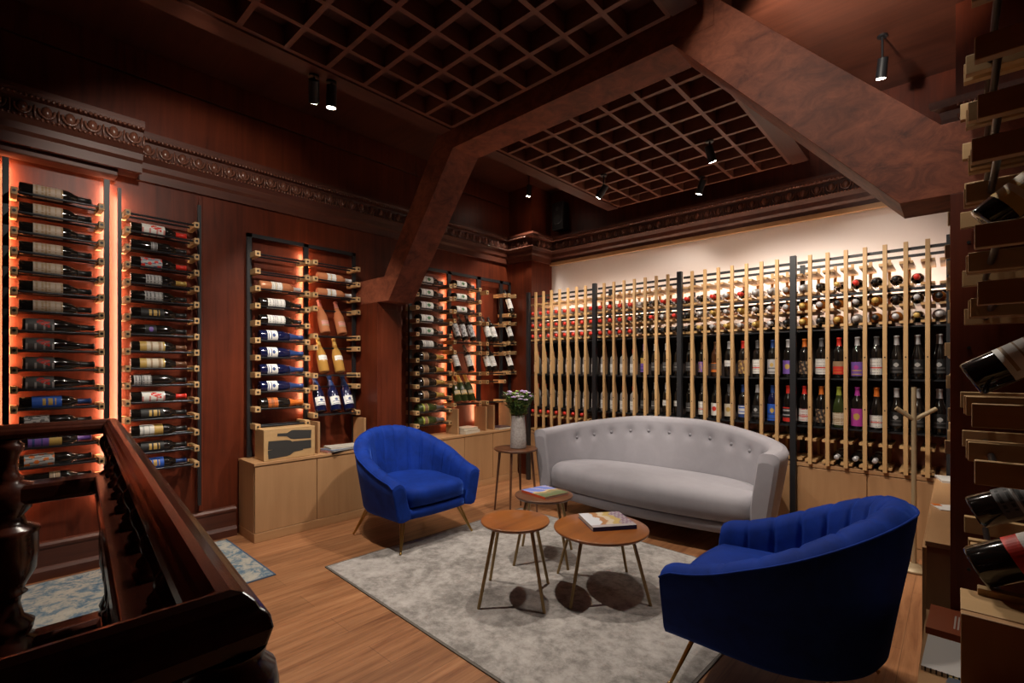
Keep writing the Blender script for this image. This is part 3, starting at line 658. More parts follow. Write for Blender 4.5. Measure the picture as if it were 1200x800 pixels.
# cabinets under the slatted rack
def cabinet_x(label, x0, x1, n, y0=YF, y1=4.78, top=.585, dark=()):
    ox, oy = (x0 + x1) / 2, (y0 + y1) / 2
    t = thing('base_cabinet', label, 'cabinet', (ox, oy, 0), 0, 'oak cabinets under the slatted racks')
    B(x0 + .001 - ox, x1 - .001 - ox, y0 + .02 - oy, y1 - oy, .07, top - .028).obj('body', M['oak'], t)
    B(x0 + .001 - ox, x1 - .001 - ox, y0 + .004 - oy, y1 - oy, top - .028, top).obj('worktop', M['oaky'], t, bevel=.002)
    B(x0 + .001 - ox, x1 - .001 - ox, y0 + .006 - oy, y1 - oy, 0, .07).obj('plinth', M['oak'], t)
    w = (x1 - x0 - .05) / n
    for i in range(n):
        B(x0 + .025 + w * i + .003 - ox, x0 + .025 + w * (i + 1) - .003 - ox, y0 + .004 - oy, y0 + .0195 - oy, .074, top - .034).obj('door', M['oak'], t, bevel=.002)
    return t
for b in range(4): cabinet_x(f'oak base cabinet under the {BAYW[b]}', XB[b] + .001 + (0 if b else -.03), XB[b + 1] - .001 if b < 3 else -.005, 2)
# light trough on top rear of the slatted rack, washing the wall
o = B(-3.80, .0, YR + .03, YR + .05, 1.90, 1.915).obj('light_strip', M['leds']); tag(o, 'long light strip hidden behind the slatted racks, washing the white wall', 'light strip')
o = B(-3.80, .0, YR + .013, YR + .062, 1.885, 1.899).obj('light_trough', M['black']); tag(o, 'black trough carrying the light strip behind the slatted racks', 'light trough')

# ---------------------------------------------------------------- rugs
def rug(name, label, x0, x1, y0, y1, m, edge, h=.008):
    t = thing(name, label, 'rug', ((x0 + x1) / 2, (y0 + y1) / 2, 0)); a, b = (x1 - x0) / 2, (y1 - y0) / 2
    B(-a + .012, a - .012, -b + .012, b - .012, 0, h).obj('pile', m, t, bevel=.003)
    MB().box(-a, a, -b, -b + .012, 0, h - .002).box(-a, a, b - .012, b, 0, h - .002).box(-a, -a + .012, -b + .012, b - .012, 0, h - .002).box(a - .012, a, -b + .012, b - .012, 0, h - .002).obj('binding', edge, t)
    return t
rg = rug('area_rug', 'large mottled grey rug under the three small wooden tables', -3.10, -.80, 1.50, 3.42, M['rug'], plain((.13, .115, .10), .9))
rg.rotation_euler = (0, 0, R(-2.0))
rug('runner_rug', 'faded blue and cream runner on the floor below the far left racks', -4.20, -3.25, -1.4, 1.27, M['brug'], M['brugedge'])

# ---------------------------------------------------------------- armchairs
def sstep(t): t = max(0, min(1, t)); return t * t * (3 - 2 * t)
def upath(rad, arm, w_front, n):
    """U-shaped plan, opening towards +x: list of (point, outward normal, s 0..1)"""
    pts = []
    for i in range(9): pts.append(V((arm * (1 - i / 8), w_front + (rad - w_front) * sstep(i / 8))))
    for i in range(1, 48): a = pi / 2 + pi * i / 48; pts.append(V((rad * .97 * cos(a), rad * sin(a))))
    for i in range(9): pts.append(V((arm * i / 8, -(w_front + (rad - w_front) * sstep(1 - i / 8)))))
    L = [0]
    for p, q in zip(pts, pts[1:]): L.append(L[-1] + (q - p).length)
    out = []
    for k in range(n + 1):
        s = L[-1] * k / n; j = 0
        while j < len(L) - 2 and L[j + 1] < s: j += 1
        t = (s - L[j]) / (L[j + 1] - L[j]); p = pts[j].lerp(pts[j + 1], t)
        out.append([p, k / n])
    for k in range(n + 1):
        a = out[max(k - 2, 0)][0]; b = out[min(k + 2, n)][0]; d = (b - a).normalized(); out[k].insert(1, V((-d.y, d.x)) * -1)
    for r in out:
        if r[1].dot(r[0] - V((.1, 0))) < 0: r[1] = -r[1]
    return out
def armchair(label, loc, rz):
    t = thing('barrel_armchair', label, 'armchair', loc, rz, 'blue velvet armchairs')
    N = 216; path = upath(.375, .345, .365, N); nch = 13
    rows_o = []; rows_i = []; pip = []
    for p, n, s in path:
        q = 1 - abs(2 * s - 1); h = .535 + .30 * sstep(q / .95) - .028 * (1 - min(1, q / .07)) ** 2
        front = sstep(q / .05)
        ch = s * (nch + 2) - 1
        g = 0
        if 0 <= ch <= nch:
            fr = abs(ch - round(ch)); g = max(0, 1 - fr / .13)
        lean = .055 + .04 * q
        def P(off, z): return (p.x + n.x * off, p.y + n.y * off, z)
        th = .115
        gi = .016 * g
        rows_o.append([P(-.040, .226), P(-.004, .232), P(.012, .258), P(lean * .35 + .008, .258 + (h - .303) * .35), P(lean * .75, .258 + (h - .303) * .68), P(lean, h - .045), P(lean - .004, h - .028)])
        pip.append(V(P(lean + .001, h - .028)))
        rows_i.append([P(lean - .004, h - .028), P(lean - .022, h - .010 - gi * .2), P(lean - .055, h - gi * .45), P(lean - .09, h - .012 - gi * .7), P(lean - th + gi * .5, h - .05 - gi * .6), P(lean - th - .012 + gi, h - .12), P(lean * .6 - th + gi, h - .12 - (h - .36) * .33), P(lean * .2 - th + gi, h - .12 - (h - .36) * .66), P(-th + .012, .24)])
    MB().grid(rows_o).obj('outer_shell', M['velvet'], t)
    inn = MB().grid(rows_i)
    inn.obj('channelled_back', M['velvet'], t)
    fc = MB()
    for ro, ri in ((rows_o[0], rows_i[0]), (rows_o[-1], rows_i[-1])):
        ring = ro + ri[1:]; c = V((0, 0, 0))
        for q in ring: c += V(q)
        c /= len(ring); bulge = V((.006, 0, 0))
        mid = [tuple(V(q).lerp(c, .18) + bulge * .8) for q in ring]
        fc = MB(); fc.grid([ring, mid], closed=True); fc.add(mid + [tuple(c + bulge)], [(i, (i + 1) % len(mid), len(mid)) for i in range(len(mid))], True)
        fc.obj('arm_front', M['velvet'], t)
    pm = MB()
    for a, b in zip(pip[::3], pip[3::3]): pm.tube(a, b, .0045, n=6, cap=False)
    pm.obj('piping', M['velvet'], t)
    # seat cushion and base: D-shaped
    def dshape(inset, front, k=30):
        r = .375 - inset; pts = [(front, -r * .90), ]
        for i in range(k + 1):
            a = -pi / 2 - pi * i / k; pts.append((r * .97 * cos(a), r * sin(a)))
        pts.append((front, r * .90))
        for i in range(1, 8): y = r * .90 * (1 - 2 * i / 8); pts.append((front + .02 * (1 - (2 * i / 8 - 1) ** 2), y))
        return pts
    prof = [(.150, .26, .300), (.112, .30, .303), (.100, .340, .325), (.100, .340, .405), (.104, .330, .430), (.108, .300, .446), (.114, .20, .453), (.12, .06, .456)]
    sc = MB(); rows = [[(x, y, z) for x, y in dshape(i_, f_)] for i_, f_, z in prof]
    sc.grid(rows, closed=True); sc.add(rows[-1], [tuple(range(len(rows[-1])))], True); sc.add(rows[0], [tuple(range(len(rows[0])))])
    sc.obj('seat_cushion', M['velvet'], t)
    prof = [(.10, .31, .224), (.085, .335, .236), (.085, .335, .285), (.10, .325, .298)]
    ba = MB(); rows = [[(x, y, z) for x, y in dshape(i_, f_)] for i_, f_, z in prof]
    ba.grid(rows, closed=True); ba.add(rows[-1], [tuple(range(len(rows[-1])))]); ba.add(rows[0], [tuple(range(len(rows[0])))])
    ba.obj('seat_base', M['velvet'], t)
    for sx, sy in ((1, 1), (1, -1), (-1, 1), (-1, -1)):
        top = V((.25 if sx > 0 else -.22, sy * .265, .222)); foot = V((.335 if sx > 0 else -.315, sy * .345, 0.0))
        lg = MB(); side = V((0, .016, 0))
        lg.tube(top + side, foot + side * .15, .0085, .0055, 8); lg.tube(top - side, foot - side * .15, .0085, .0055, 8); lg.ball(foot + V((0, 0, .008)), .009, n=8)
        lg.obj('leg', M['brass'], t)
    return t
armchair('blue velvet channel-back armchair by the left cabinet, facing the tables', (-3.25, 2.34, .009), R(0))
armchair('blue velvet armchair near the camera with its dark outer side showing', (-.56, 2.295, .009), R(181))

# ---------------------------------------------------------------- sofa
def sofa():
    t = thing('curved_sofa', 'curved grey button-backed sofa in front of the slatted racks', 'sofa', (-1.90, 3.62, 0), R(1.5))
    # local: x along width, y to the back
    N = 160; A, D = .98, .60
    pts = []
    M_ = 240
    for i in range(M_ + 1):
        a = -pi * .02 + pi * 1.04 * i / M_
        e = 2 / 2.9
        c, s_ = cos(a), sin(a)
        pts.append(V((math.copysign(abs(c) ** e, c) * A * -1, math.copysign(abs(s_) ** e, s_) * D)))
    L = [0]
    for p, q in zip(pts, pts[1:]): L.append(L[-1] + (q - p).length)
    path = []
    for k in range(N + 1):
        s = L[-1] * k / N; j = 0
        while j < len(L) - 2 and L[j + 1] < s: j += 1
        path.append(pts[j].lerp(pts[j + 1], (s - L[j]) / (L[j + 1] - L[j])))
    nor = []
    for k in range(N + 1):
        a, b = path[max(k - 3, 0)], path[min(k + 3, N)]; d = (b - a).normalized(); n = V((-d.y, d.x))
        if n.dot(path[k] - V((0, -.1))) < 0: n = -n
        nor.append(n)
    but = [.17 + .66 * i / 10 for i in range(11)]
    ro, ri = [], []; btn = []
    for k in range(N + 1):
        p, n = path[k], nor[k]; s = k / N; q = 1 - abs(2 * s - 1)
        h = .765 + .125 * sstep((q - .10) / .8); lean = .06 + .045 * q; th = .135
        def P(off, z): return (p.x + n.x * off, p.y + n.y * off, z)
        ro.append([P(-.03, .15), P(-.015, .16), P(0, .30), P(lean * .5, .5), P(lean * .9, h - .10), P(lean, h - .04), P(lean - .012, h - .012), P(lean - .04, h)])
        row = [P(lean - .04, h), P(lean - th + .035, h), P(lean - th + .008, h - .014), P(lean - th, h - .05)]
        nz = 16
        for z_ in range(1, nz + 1):
            z = h - .05 - (h - .05 - .36) * z_ / nz
            off = (lean - th) * (1 - z_ / nz) + (-.125) * (z_ / nz)
            dm = 0
            for bs in but:
                zb = h - .135; dd = ((s - bs) * L[-1] / .035) ** 2 + ((z - zb) / .035) ** 2
                dm += .022 * math.exp(-dd)
            row.append(P(off + dm, z))
        row += [P(-.12, .20), P(-.10, .16)]
        ri.append(row)
    for bs in but:
        k = int(round(bs * N)); p, n = path[k], nor[k]; q = 1 - abs(2 * bs - 1)
        h = .765 + .125 * sstep((q - .10) / .8); lean = .06 + .045 * q
        u = (.085 / (h - .41)); off = (lean - .135) * (1 - u) - .125 * u + .018
        btn.append((p.x + n.x * off, p.y + n.y * off, h - .135))
    MB().grid(ro).obj('outer_back', M['greyf'], t); MB().grid(ri).obj('inner_back', M['greyf'], t)
    fc = MB()
    for a, b in ((ro[0], ri[0]), (ro[-1], ri[-1])):
        ring = a + b[1:]; c = V((0, 0, 0))
        for q in ring: c += V(q)
        c /= len(ring); bl = V((0, -.022, 0))
        mid = [tuple(V(q).lerp(c, .25) + bl * .8) for q in ring]
        fc = MB(); fc.grid([ring, mid], closed=True); fc.add(mid + [tuple(c + bl)], [(i, (i + 1) % len(mid), len(mid)) for i in range(len(mid))], True)
        fc.obj('arm_front', M['greyf'], t)
    for p in btn: MB().ball(p, .015, .012, .015, 10, 6).obj('button', M['button'], t)
    def dsh(inset, front, bow, k=60):
        out = []; a_, d_ = A - inset, D - inset
        for i in range(k + 1):
            an = pi * i / k; e = 2 / 2.9; c, s_ = cos(an), sin(an)
            out.append((math.copysign(abs(c) ** e, c) * a_, max(abs(s_) ** e * d_, front)))
        out.append((-a_, front))
        for i in range(1, 16): u = -1 + 2 * i / 16; out.append((a_ * u, front - bow * (1 - u * u)))
        out.append((a_, front))
        return out
    prof = [(.16, .0, .238), (.125, -.035, .242), (.115, -.052, .258), (.113, -.062, .32), (.114, -.060, .375), (.117, -.045, .412), (.120, -.015, .436), (.122, .030, .449), (.124, .09, .456)]
    sc = MB(); rows = [[(x, y, z) for x, y in dsh(i_, f_, .10)] for i_, f_, z in prof]
    for t_, z_ in ((.92, .459), (.6, .463), (.25, .466)): rows.append([(x * t_, .2 + (y - .2) * t_, z_) for x, y, z in rows[len(prof) - 1]])
    sc.grid(rows, closed=True); sc.add(rows[-1], [tuple(range(len(rows[-1])))], True); sc.add(rows[0], [tuple(range(len(rows[0])))])
    sc.obj('seat_cushion', M['greyf'], t)
    prof = [(.10, .0, .150), (.09, -.03, .158), (.09, -.035, .228), (.11, -.02, .238)]
    ba = MB(); rows = [[(x, y, z) for x, y in dsh(i_, f_, .10)] for i_, f_, z in prof]
    ba.grid(rows, closed=True); ba.add(rows[-1], [tuple(range(len(rows[-1])))]); ba.add(rows[0], [tuple(range(len(rows[0])))])
    ba.obj('seat_base', M['greyf'], t)
    for x, y in ((-.78, .06), (.78, .06), (-.6, .44), (.6, .44)):
        MB().tube((x, y, .155), (x * 1.02, y, 0), .024, .016, 12).obj('leg', M['tabled'], t)
    return t
sofa()

# ---------------------------------------------------------------- small tables
def round_table(label, loc, h, r, top_m, legm, splay, n=4, a0=45, group='small round tables', leg=.011, taper=.009):
    t = thing('round_side_table', label, 'table', loc, 0, group)
    MB().lathe([(0, h - .020), (r - .012, h - .020), (r - .003, h - .012), (r, h - .006), (r - .002, h - .001), (r - .006, h), (0, h)], n=56).obj('tabletop', top_m, t)
    for i in range(n):
        a = R(a0 + 360 / n * i)
        MB().tube((r * .74 * cos(a), r * .74 * sin(a), h - .021), (splay * cos(a), splay * sin(a), 0), leg, taper, 10).obj('leg', legm, t)
    MB().lathe([(r * .72, h - .028), (r * .76, h - .028), (r * .76, h - .0205), (r * .72, h - .0205)], n=32).obj('ring', legm, t)
    return t
round_table('round acacia side table with bare top, in front of the other two', (-1.905, 2.10, .0085), .4465, .203, M['table'], M['brassd'], .258, a0=80)
round_table('wide low acacia table carrying the blue-spined book', (-1.585, 2.52, .0085), .3735, .285, M['table'], M['brassd'], .322, a0=1)
round_table('round dark-topped table carrying the orange-spined book', (-2.14, 2.66, .0085), .4465, .205, M['tabled'], M['brassd'], .258, a0=77)
round_table('tall dark three-legged table carrying the flower vase', (-3.03, 3.345, .0), .595, .205, M['tabled'], M['tabled'], .205, a0=28, n=4, leg=.013, taper=.008)
def art1(u, v):
    u, v = 1 - u, 1 - v; k = v + .05 * sin(u * 9) + .03 * sin(u * 23 + v * 5)
    if u > .86: return 5
    return 0 if k < .30 else 1 if k < .44 else 2 if k < .58 else 3 if k < .74 else (4 if (int(u * 9) + int(v * 22)) % 2 else 5)
ART1 = [(.62, .63, .68), (.42, .20, .08), (.60, .50, .38), (.50, .36, .12), (.22, .12, .20), (.40, .36, .38)]
def art2(u, v):
    k = 1 - v + .04 * sin(u * 11)
    return (5 if sin(u * 14 + v * 9) > .75 else 0) if k < .46 else 1 if k < .54 else 2 if k < .66 and int(u * 14) % 3 else 3 if k < .74 else 4
ART2 = [(.16, .22, .58), (.58, .45, .26), (.34, .20, .09), (.20, .22, .12), (.12, .15, .07), (.50, .42, .52)]
book('blue-spined picture book lying on the wide acacia table', (-1.597, 2.605, .3825), R(143), .275, .275, .024, (.03, .05, .16), art=art1, spine=(.015, .03, .14), parent_mat=ART1)
book('orange-spined landscape picture book lying on the dark round table', (-2.146, 2.68, .4555), R(80), .22, .255, .016, (.6, .12, .05), art=art2, spine=(.62, .09, .03), parent_mat=ART2)

# vase and bouquet
va = tag(MB().lathe([(0, .004), (.05, 0), (.073, .002), (.076, .008), (.072, .12), (.064, .255), (.061, .300), (.058, .303), (.056, .298), (.058, .25), (.060, .05), (0, .04)], n=36).obj('vase', M['concrete']), 'tall pale concrete vase standing on the dark tall table', 'vase')
va.location = (-3.01, 3.36, .5955)
def _conc():
    nt, N, L, b = nodes(M['concrete'])
    L.new(ramp(nt, noise(nt, coords(nt), 60, 4, .6), [(.35, (.33, .29, .27)), (.6, (.46, .42, .40))]), b.inputs['Base Color'])
_conc()
bq = thing('flower_bouquet', 'lilac and green flower bouquet standing in the concrete vase', 'bouquet', (-3.01, 3.36, .84))
stem = MB(); leaf = MB(); leafd = MB()
for i in range(22):
    a, q = random.uniform(0, 2 * pi), sqrt(random.random())
    tip = V((.135 * q * cos(a), .135 * q * sin(a), .24 + .05 * (1 - q) + random.uniform(-.03, .03)))
    stem.tube((.02 * cos(a), .02 * sin(a), -.12), tip, .0028, .002, 5)
for i in range(420):
    a, q = random.uniform(0, 2 * pi), sqrt(random.random()); zf = random.random()
    rr = (.055 + .085 * sstep(zf)) * q
    c = V((rr * cos(a), rr * sin(a), .065 + .19 * zf))
    d = V((cos(a) + random.uniform(-.6, .6), sin(a) + random.uniform(-.6, .6), random.uniform(.1, 1))).normalized(); s = d.cross(V((0, 0, 1))).normalized(); L_ = random.uniform(.03, .05); w = L_ * .32
    up = s.cross(d) * .006
    (leaf if random.random() < .45 else leafd).add([c, c + d * L_ * .5 + s * w + up, c + d * L_, c + d * L_ * .5 - s * w + up, c + d * L_ * .5 - up], [(0, 1, 4), (1, 2, 4), (2, 3, 4), (3, 0, 4)], True)
stem.obj('stems', plain((.08, .16, .04), .6), bq); leaf.obj('foliage', plain((.17, .27, .05), .55), bq); leafd.obj('foliage', plain((.045, .095, .025), .6), bq)
for i in range(26):
    a = random.uniform(0, 2 * pi); q = sqrt(random.random()); c = V((.14 * q * cos(a), .14 * q * sin(a), .235 + .045 * (1 - q * q) + random.uniform(-.035, .02)))
    f = MB(); s = random.uniform(.010, .017)
    for k in range(7):
        an = 2 * pi * k / 7; f.ball((c.x + s * cos(an), c.y + s * sin(an), c.z), s * .62, s * .62, s * .42, 8, 5)
    f.ball((c.x, c.y, c.z + s * .25), s * .55, n=8, k=5)
    f.obj('flower_head', plain([(.42, .28, .52), (.55, .42, .60), (.30, .42, .10), (.60, .52, .50)][(0, 1, 0, 2, 3, 1, 2)[i % 7]], .7), bq)

# ---------------------------------------------------------------- coat stand
cs = thing('coat_stand', 'slim brass coat stand with forked arms by the right cabinet', 'coat stand', (-.205, 4.18, 0))
MB().lathe([(0, 0), (.09, 0), (.097, .006), (.092, .018), (.04, .030), (.024, .045), (0, .045)], n=36).obj('base', plain((.36, .27, .16), .45, metal=.3), cs)
MB().tube((0, 0, .03), (0, 0, 1.215), .0145, .0145, 14).obj('pole', plain((.36, .27, .16), .45, metal=.3), cs)
for a, L_ in ((R(28), .125), (R(205), .10)):
    MB().tube((0, 0, 1.0), (L_ * cos(a), L_ * sin(a), 1.075), .014, .014, 12).obj('arm', plain((.36, .27, .16), .45, metal=.3), cs)

# ---------------------------------------------------------------- right side: cabinets, racks, books
rc = thing('low_cabinet', 'oak cabinet along the right wall behind the timber post', 'cabinet', (.1, 3.4, 0))
B(-.19, .19, -.73, .96, .0, .60).obj('body', M['oak'], rc); B(-.195, .19, -.735, .96, .60, .622).obj('worktop', M['oaky'], rc, bevel=.002)
B(-.205, -.1905, -.72, .1, .03, .59).obj('door', M['oak'], rc, bevel=.002); B(-.205, -.1905, .106, .95, .03, .59).obj('door', M['oak'], rc, bevel=.002)
nc = thing('low_bench', 'low oak bench by the near rack holding a red book and notebook', 'bench', (.1, 1.72, 0))
B(-.178, .19, -.62, .675, .0, .42).obj('body', M['oak'], nc); B(-.182, .19, -.625, .675, .42, .44).obj('top', M['oaky'], nc, bevel=.002)
book('red-brown book with pale lettering on the low bench', (.01, 2.28, .441), R(88), .22, .165, .022, (.30, .07, .03), art=lambda u, v: 1 if .2 < u < .75 and .30 < v < .62 and int(v * 36) % 2 == 0 else 0, parent_mat=[(.33, .085, .04), (.6, .5, .45)])
nb = book('white wire-bound notebook on the low bench', (.012, 2.02, .441), R(88), .24, .17, .012, (.62, .60, .58), page=M['paper'], cat='notebook', name='notebook')
w = MB()
for i in range(13): w.tube((-.124, -.075 + .0125 * i, .002), (-.124, -.075 + .0125 * i, .014), .0022, n=6)
w.obj('wire_binding', M['black'], nb)
book('small printed booklet on the low bench beside the notebook', (.045, 1.83, .441), R(80), .16, .14, .008, (.25, .20, .10), art=lambda u, v: int(u * 5 + v * 3) % 3, parent_mat=[(.10, .12, .16), (.42, .30, .08), (.20, .16, .12)], cat='booklet', name='booklet')
book('loose white papers at the far end of the right cabinet', (-.02, 4.18, .6225), R(12), .13, .2, .012, (.7, .68, .64), page=M['paper'], cat='papers', name='paper_stack')
tg = thing('price_tag', 'small white tag with an orange corner on the right cabinet', 'tag', (-.035, 3.35, .6225), R(20))
B(-.045, .045, -.06, .06, 0, .004).obj('card', M['paper'], tg); B(-.045, -.01, .02, .06, .0041, .006).obj('corner_mark', plain((.7, .18, .03), .5), tg)

def rackC(label, ys, zs, xt, xb, boardw=.028, h=.056, disp=()):
    t = thing('wall_wine_rack', label, 'wine rack')
    for y, xo in ys:
        for i, z in enumerate(zs):
            o = B(xt + xo + (.010 * ((i * 7) % 3) / 2), xb, y - boardw / 2, y + boardw / 2, z - h / 2, z + h / 2).obj('bracket', M['ashx'], t, bevel=.002)
    y0, y1 = min(y for y, _ in ys), max(y for y, _ in ys)
    for z in zs:
        for x in (xt + .075, xb - .075): MB().tube((x, y0, z - .006), (x, y1, z - .006), .0085, n=10).obj('rod', M['rod'], t)
    return t
ZC = [2.245, 2.105, 1.965, 1.865, 1.66, 1.525, 1.235, 1.10, .80]
rackC('near right wall rack of bare wooden brackets with tilted dark bottles', ((1.60, .028), (1.98, .022), (2.03, .018), (2.33, .012)), ZC, .0, WC, disp=())
rackC('small wall rack glimpsed behind the right timber post', ((2.78, -.055), (3.20, -.05), (3.26, -.05), (3.66, -.048), (3.72, -.05)), [2.26 - .139 * i for i in range(10)], .02, WC)
def tiltC(key, y, zb_, label, scale=1.0, dx=.24, dz=.15, x0=.02):
    base = V((x0, y, zb_)); d = V((dx, 0, dz)).normalized()
    return bottle(key, label, frame(d, (-.2, -.9, .5), base), 'bottles in the near right rack', scale=scale)
tiltC('champwhite', 1.80, 1.735, 'dark bottle with pale gold-edged label high in the near right rack', 1.0, .22, .18, .055)
tiltC('magnum', 1.78, 1.315, 'large dark bottle at eye level in the near right rack', 1.05, .24, .14, .028)
tiltC('darkplain', 1.82, .955, 'dark bottle lying behind another, low in the near right rack', 1.15, .24, .12, .035)
tiltC('magnumred', 1.62, .865, 'large black bottle with pale label, lowest in near right rack', 1.1, .24, .14, .035)
# open box under the near rack
ob = thing('storage_box', 'open dark-faced wooden box below the near right rack', 'box', (.15, 1.46, .44))
B(-.142, .14, -.012, .012, 0, .37).obj('front_board', M['oak'], ob, bevel=.002); B(-.142, .14, .012, .15, .36, .372).obj('top_edge', M['ashx'], ob, bevel=.002)
B(-.12, .14, -.09, -.066, 0, .20).obj('divider', M['mahog'], ob)
B(-.142, -.13, -.09, .0, 0, .20).obj('side_board', M['oak'], ob)

# ---------------------------------------------------------------- balustrade round the stairwell
bl = thing('stair_balustrade', 'polished dark mahogany balustrade with turned balusters round the stairwell', 'balustrade')
PTS = [V((-3.05, -1.6)), V((-3.04, .415)), V((-.60, .185)), V((-.60, -1.6))]
def sweep(profile, name, m):
    mb = MB(); rows = []
    for i, p in enumerate(PTS):
        d0 = (PTS[i] - PTS[i - 1]).normalized() if i else (PTS[1] - PTS[0]).normalized()
        d1 = (PTS[i + 1] - PTS[i]).normalized() if i < 3 else d0
        n0, n1 = V((-d0.y, d0.x)), V((-d1.y, d1.x)); b_ = (n0 + n1).normalized(); k = 1 / b_.dot(n0)
        rows.append([(p.x + b_.x * o_ * k, p.y + b_.y * o_ * k, z) for o_, z in profile])
    mb.grid(rows, closed=True, smooth=False); n = len(profile); mb.add(rows[0], [tuple(range(n))]); mb.add(rows[-1], [tuple(range(n))])
    o = mb.obj(name, m, bl, bevel=.004, seg=3); return o
hp = [(-.020, 1.030), (-.032, 1.040), (-.037, 1.058), (-.034, 1.074), (-.026, 1.080), (-.022, 1.088), (-.012, 1.097), (0, 1.100), (.012, 1.097), (.022, 1.088), (.026, 1.080), (.034, 1.074), (.037, 1.058), (.032, 1.040), (.020, 1.030)]
sweep(hp, 'handrail', M['rail'])
sweep([(-.060, .750), (-.070, .770), (-.070, .820), (-.064, .835), (.064, .835), (.070, .820), (.070, .770), (.060, .750)], 'middle_rail', M['rail'])
sweep([(-.06, 0), (-.06, .14), (-.045, .16), (.045, .16), (.06, .14), (.06, 0)], 'base_rail', M['rail'])
UB = [(.028, .835), (.032, .843), (.032, .855), (.020, .862), (.026, .870), (.023, .880), (.013, .890), (.012, .908), (.014, .928), (.021, .952), (.031, .972), (.035, .988), (.033, 1.002), (.024, 1.014), (.018, 1.020), (.024, 1.027), (.024, 1.034)]
LB = [(r_, .160 + (z_ - .160) * .595 / .558) for r_, z_ in [(.040, .160), (.046, .172), (.046, .205), (.030, .215), (.036, .232), (.032, .250), (.018, .270), (.017, .300), (.022, .330), (.040, .375), (.050, .430), (.052, .490), (.047, .540), (.036, .560), (.040, .572), (.030, .585), (.020, .600), (.022, .640), (.030, .668), (.036, .685), (.034, .705), (.040, .718)]]
def rowb(a, b, sp):
    L_ = (b - a).length; n = max(1, round(L_ / sp)); return [a.lerp(b, (i + .5) / n) for i in range(n)]
mu = MB().lathe(UB, n=18).mesh('baluster', M['rail']); ml = MB().lathe(LB, n=18).mesh('lower_baluster', M['rail'])
def put(nm, me, p):
    o = bpy.data.objects.new(nm, me); C.objects.link(o); o.parent = bl; o.location = (p.x, p.y, 0); return o
for i, (a, b) in enumerate(zip(PTS, PTS[1:])):
    for p in (rowb(a, b, .235) if i == 1 else rowb(a, b.lerp(a, .32) if i == 0 else b, .30)):
        put('baluster', mu, p); put('lower_baluster', ml, p)
NWL = [(.055, 0), (.055, .165), (.045, .175), (.052, .20), (.030, .25), (.030, .30), (.050, .40), (.053, .52), (.045, .62), (.03, .68), (.05, .74), (.05, .84), (.032, .852), (.036, .866), (.024, .880), (.026, .915), (.044, .955), (.050, .985), (.046, 1.008), (.034, 1.020), (.038, 1.034)]
NWB = [(.095, 0), (.095, .16), (.070, .175), (.080, .20), (.085, .23), (.050, .26), (.038, .32), (.045, .35), (.062, .36), (.050, .375), (.060, .40), (.090, .46), (.098, .54), (.098, .62), (.104, .632), (.098, .645), (.060, .665), (.050, .70), (.075, .73), (.080, .76), (.080, .838), (.046, .850), (.050, .862), (.034, .885), (.028, .925), (.036, .965), (.050, .990), (.050, 1.012), (.038, 1.022), (.042, 1.034)]
put('newel_post', MB().lathe(NWB, n=28).mesh('newel_post', M['rail']), V((-3.043, .062)))
for p in PTS[1:3]: put('newel_post', MB().lathe(NWL, n=24).mesh('newel_post', M['rail']), p)

# ---------------------------------------------------------------- lamps
def spot_fixture(label, loc, aim, stem=.12, power=60, size=60, blend=.6, col=(1, .80, .60), top=None, radius=.025, lit=True):
    p = V(loc); d = (V(aim) - p).normalized()
    t = thing('spotlight', label, 'spotlight', loc, 0, 'ceiling spotlights')
    top = top if top is not None else CZ
    MB().tube((0, 0, 0), (0, 0, top - p.z), .007, n=8).obj('stem', M['black'], t)
    MB().tube((0, 0, top - p.z - .012), (0, 0, top - p.z), .03, n=16).obj('ceiling_plate', M['black'], t)
    h = MB().tube(-d * .04, d * .085, .030, .032, n=18); h.obj('housing', M['black'], t)
    MB().tube(d * .0852, d * .0872, .026, n=18).obj('lens', M['bulb'], t)
    if power:
        l = bpy.data.lights.new('spot', 'SPOT'); l.energy = power; l.spot_size = R(size); l.spot_blend = blend; l.color = col; l.shadow_soft_size = radius
        o = bpy.data.objects.new('spot', l); C.objects.link(o); o.location = p + d * .125; o.rotation_euler = (d).to_track_quat('-Z', 'Y').to_euler()
    return t
W = (1, .90, .78)
spot_fixture('black spotlight on the lattice border above the crate rack', (-2.82, 1.32, 3.02), (-4.2, 2.0, 1.3), power=85, size=66, top=3.09, col=W)
spot_fixture('twin of the lattice border spotlight, angled at the floor', (-2.80, 1.42, 3.02), (-3.3, 1.6, 0), power=170, size=95, top=3.09, col=W)
spot_fixture('black spotlight hanging left of the far lattice, near the corner', (-3.70, 4.32, 3.45), (-3.95, 4.4, 2.2), power=70, size=80, col=W)
spot_fixture('black spotlight under the left part of the far lattice', (-2.36, 3.80, 2.97), (-3.9, 3.9, 1.4), power=90, size=76, top=3.1, col=W)
spot_fixture('brightest spotlight under the right part of the far lattice', (-1.40, 3.78, 3.02), (-1.2, 4.5, 1.5), power=55, size=100, top=3.1, col=W)
spot_fixture('small spotlight at the back edge of the far lattice', (-1.72, 4.45, 3.03), (-2.4, 4.60, 1.4), power=22, size=110, top=3.1, col=W)
spot_fixture('black cylinder spotlight on the plain ceiling at right', (-.37, 4.15, 3.42), (-.6, 4.6, 1.5), power=35, size=80, col=W)
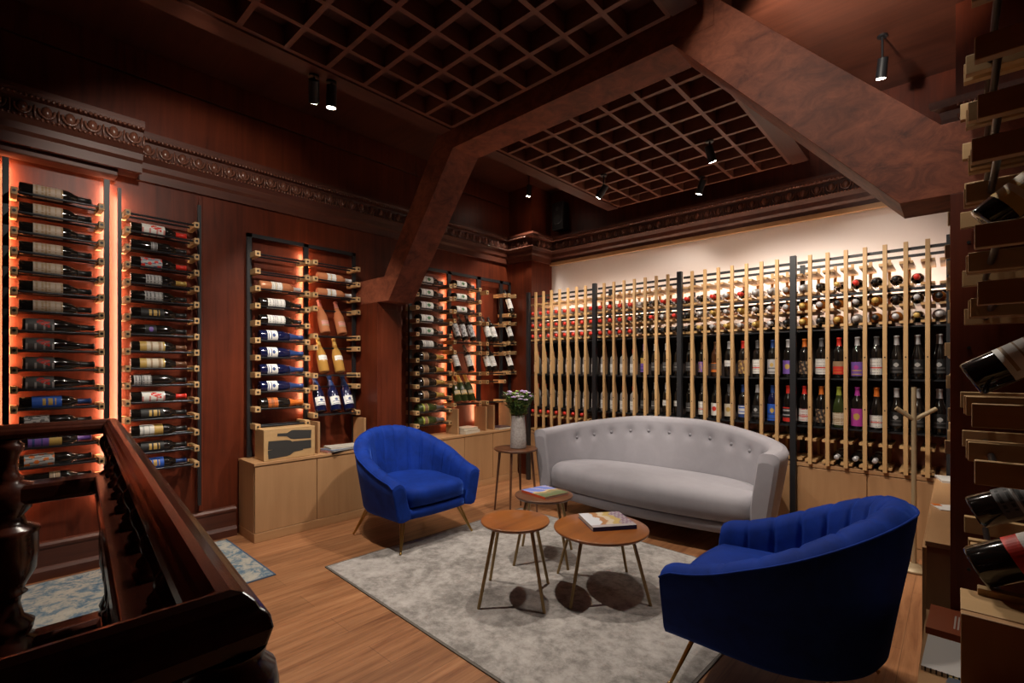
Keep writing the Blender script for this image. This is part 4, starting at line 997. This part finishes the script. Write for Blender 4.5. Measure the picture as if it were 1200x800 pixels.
# unseen spots without fixtures; those marked as added only brighten their targets
def lamp(loc, aim, power, size, blend=.6, col=W, r=.03):
    l = bpy.data.lights.new('spot', 'SPOT'); l.energy = power; l.spot_size = R(size); l.spot_blend = blend; l.color = col; l.shadow_soft_size = r
    o = bpy.data.objects.new('spot', l); C.objects.link(o); o.location = loc; o.rotation_euler = (V(aim) - V(loc)).to_track_quat('-Z', 'Y').to_euler()
lamp((-2.15, 2.74, 3.05), (-2.2, 2.2, 0), 150, 110, r=.05)
lamp((-1.15, 2.74, 3.05), (-.85, 2.55, 0), 70, 100, r=.08)
lamp((-.75, .9, 3.2), (-.42, 2.45, 2.55), 58, 56, r=.12)
lamp((-.62, 2.85, 3.0), (-.62, 3.7, 3.62), 100, 70)  # added spot, brightens the plain ceiling at right
lamp((-2.4, .6, 3.0), (-4.25, 1.1, 2.25), 68, 72)  # added spot, lifts the left cornice and the bottle labels below
lamp((-.22, 2.15, 3.35), (-.02, 1.95, .5), 60, 44)
lamp((-2.6, 2.74, 3.0), (-2.9, 4.5, 1.25), 170, 64)  # added frontal light on the left bays of the slatted racks
lamp((-.9, 2.74, 3.0), (-1.0, 4.5, 1.25), 150, 70)  # added frontal light on the right bays of the slatted racks

# speaker on the frieze
sp = thing('wall_speaker', 'small black wall speaker by the corner pilaster above the cornice', 'speaker', (-3.68, 4.91, 3.25))
B(-.085, .085, -.07, .07, -.17, .17).obj('cabinet', M['black'], sp, bevel=.008); MB().tube((0, -.0705, -.05), (0, -.078, -.05), .06, .055, 24).obj('woofer', plain((.03, .03, .03), .6), sp)
MB().tube((0, -.0705, .085), (0, -.075, .085), .025, n=18).obj('tweeter', plain((.05, .05, .05), .4), sp)

# ---------------------------------------------------------------- world, camera
w = bpy.data.worlds.new('room'); bpy.context.scene.world = w; w.use_nodes = True
w.node_tree.nodes['Background'].inputs[0].default_value = (1, .75, .6, 1); w.node_tree.nodes['Background'].inputs[1].default_value = .0
cam = bpy.data.cameras.new('camera'); co = bpy.data.objects.new('camera', cam); C.objects.link(co)
cam.sensor_width = 36; cam.lens = 36 * 565.5 / 1200; cam.shift_y = 30 / 1200; cam.clip_start = .02
co.location = (0, 0, 1.35); co.rotation_euler = (R(90), 0, math.atan2(520, 565.5))
S = bpy.context.scene; S.camera = co
S.view_settings.view_transform = 'Standard'; S.view_settings.look = 'None'; S.view_settings.gamma = 1; S.view_settings.exposure = 0
S.cycles.max_bounces = 6; S.cycles.use_denoising = True
for o in C.objects:
    if o.get('label') and len(o['label'].replace('-', ' ').split()) > 16: print('LONG', o['label'])
print('bottles', NB[0])
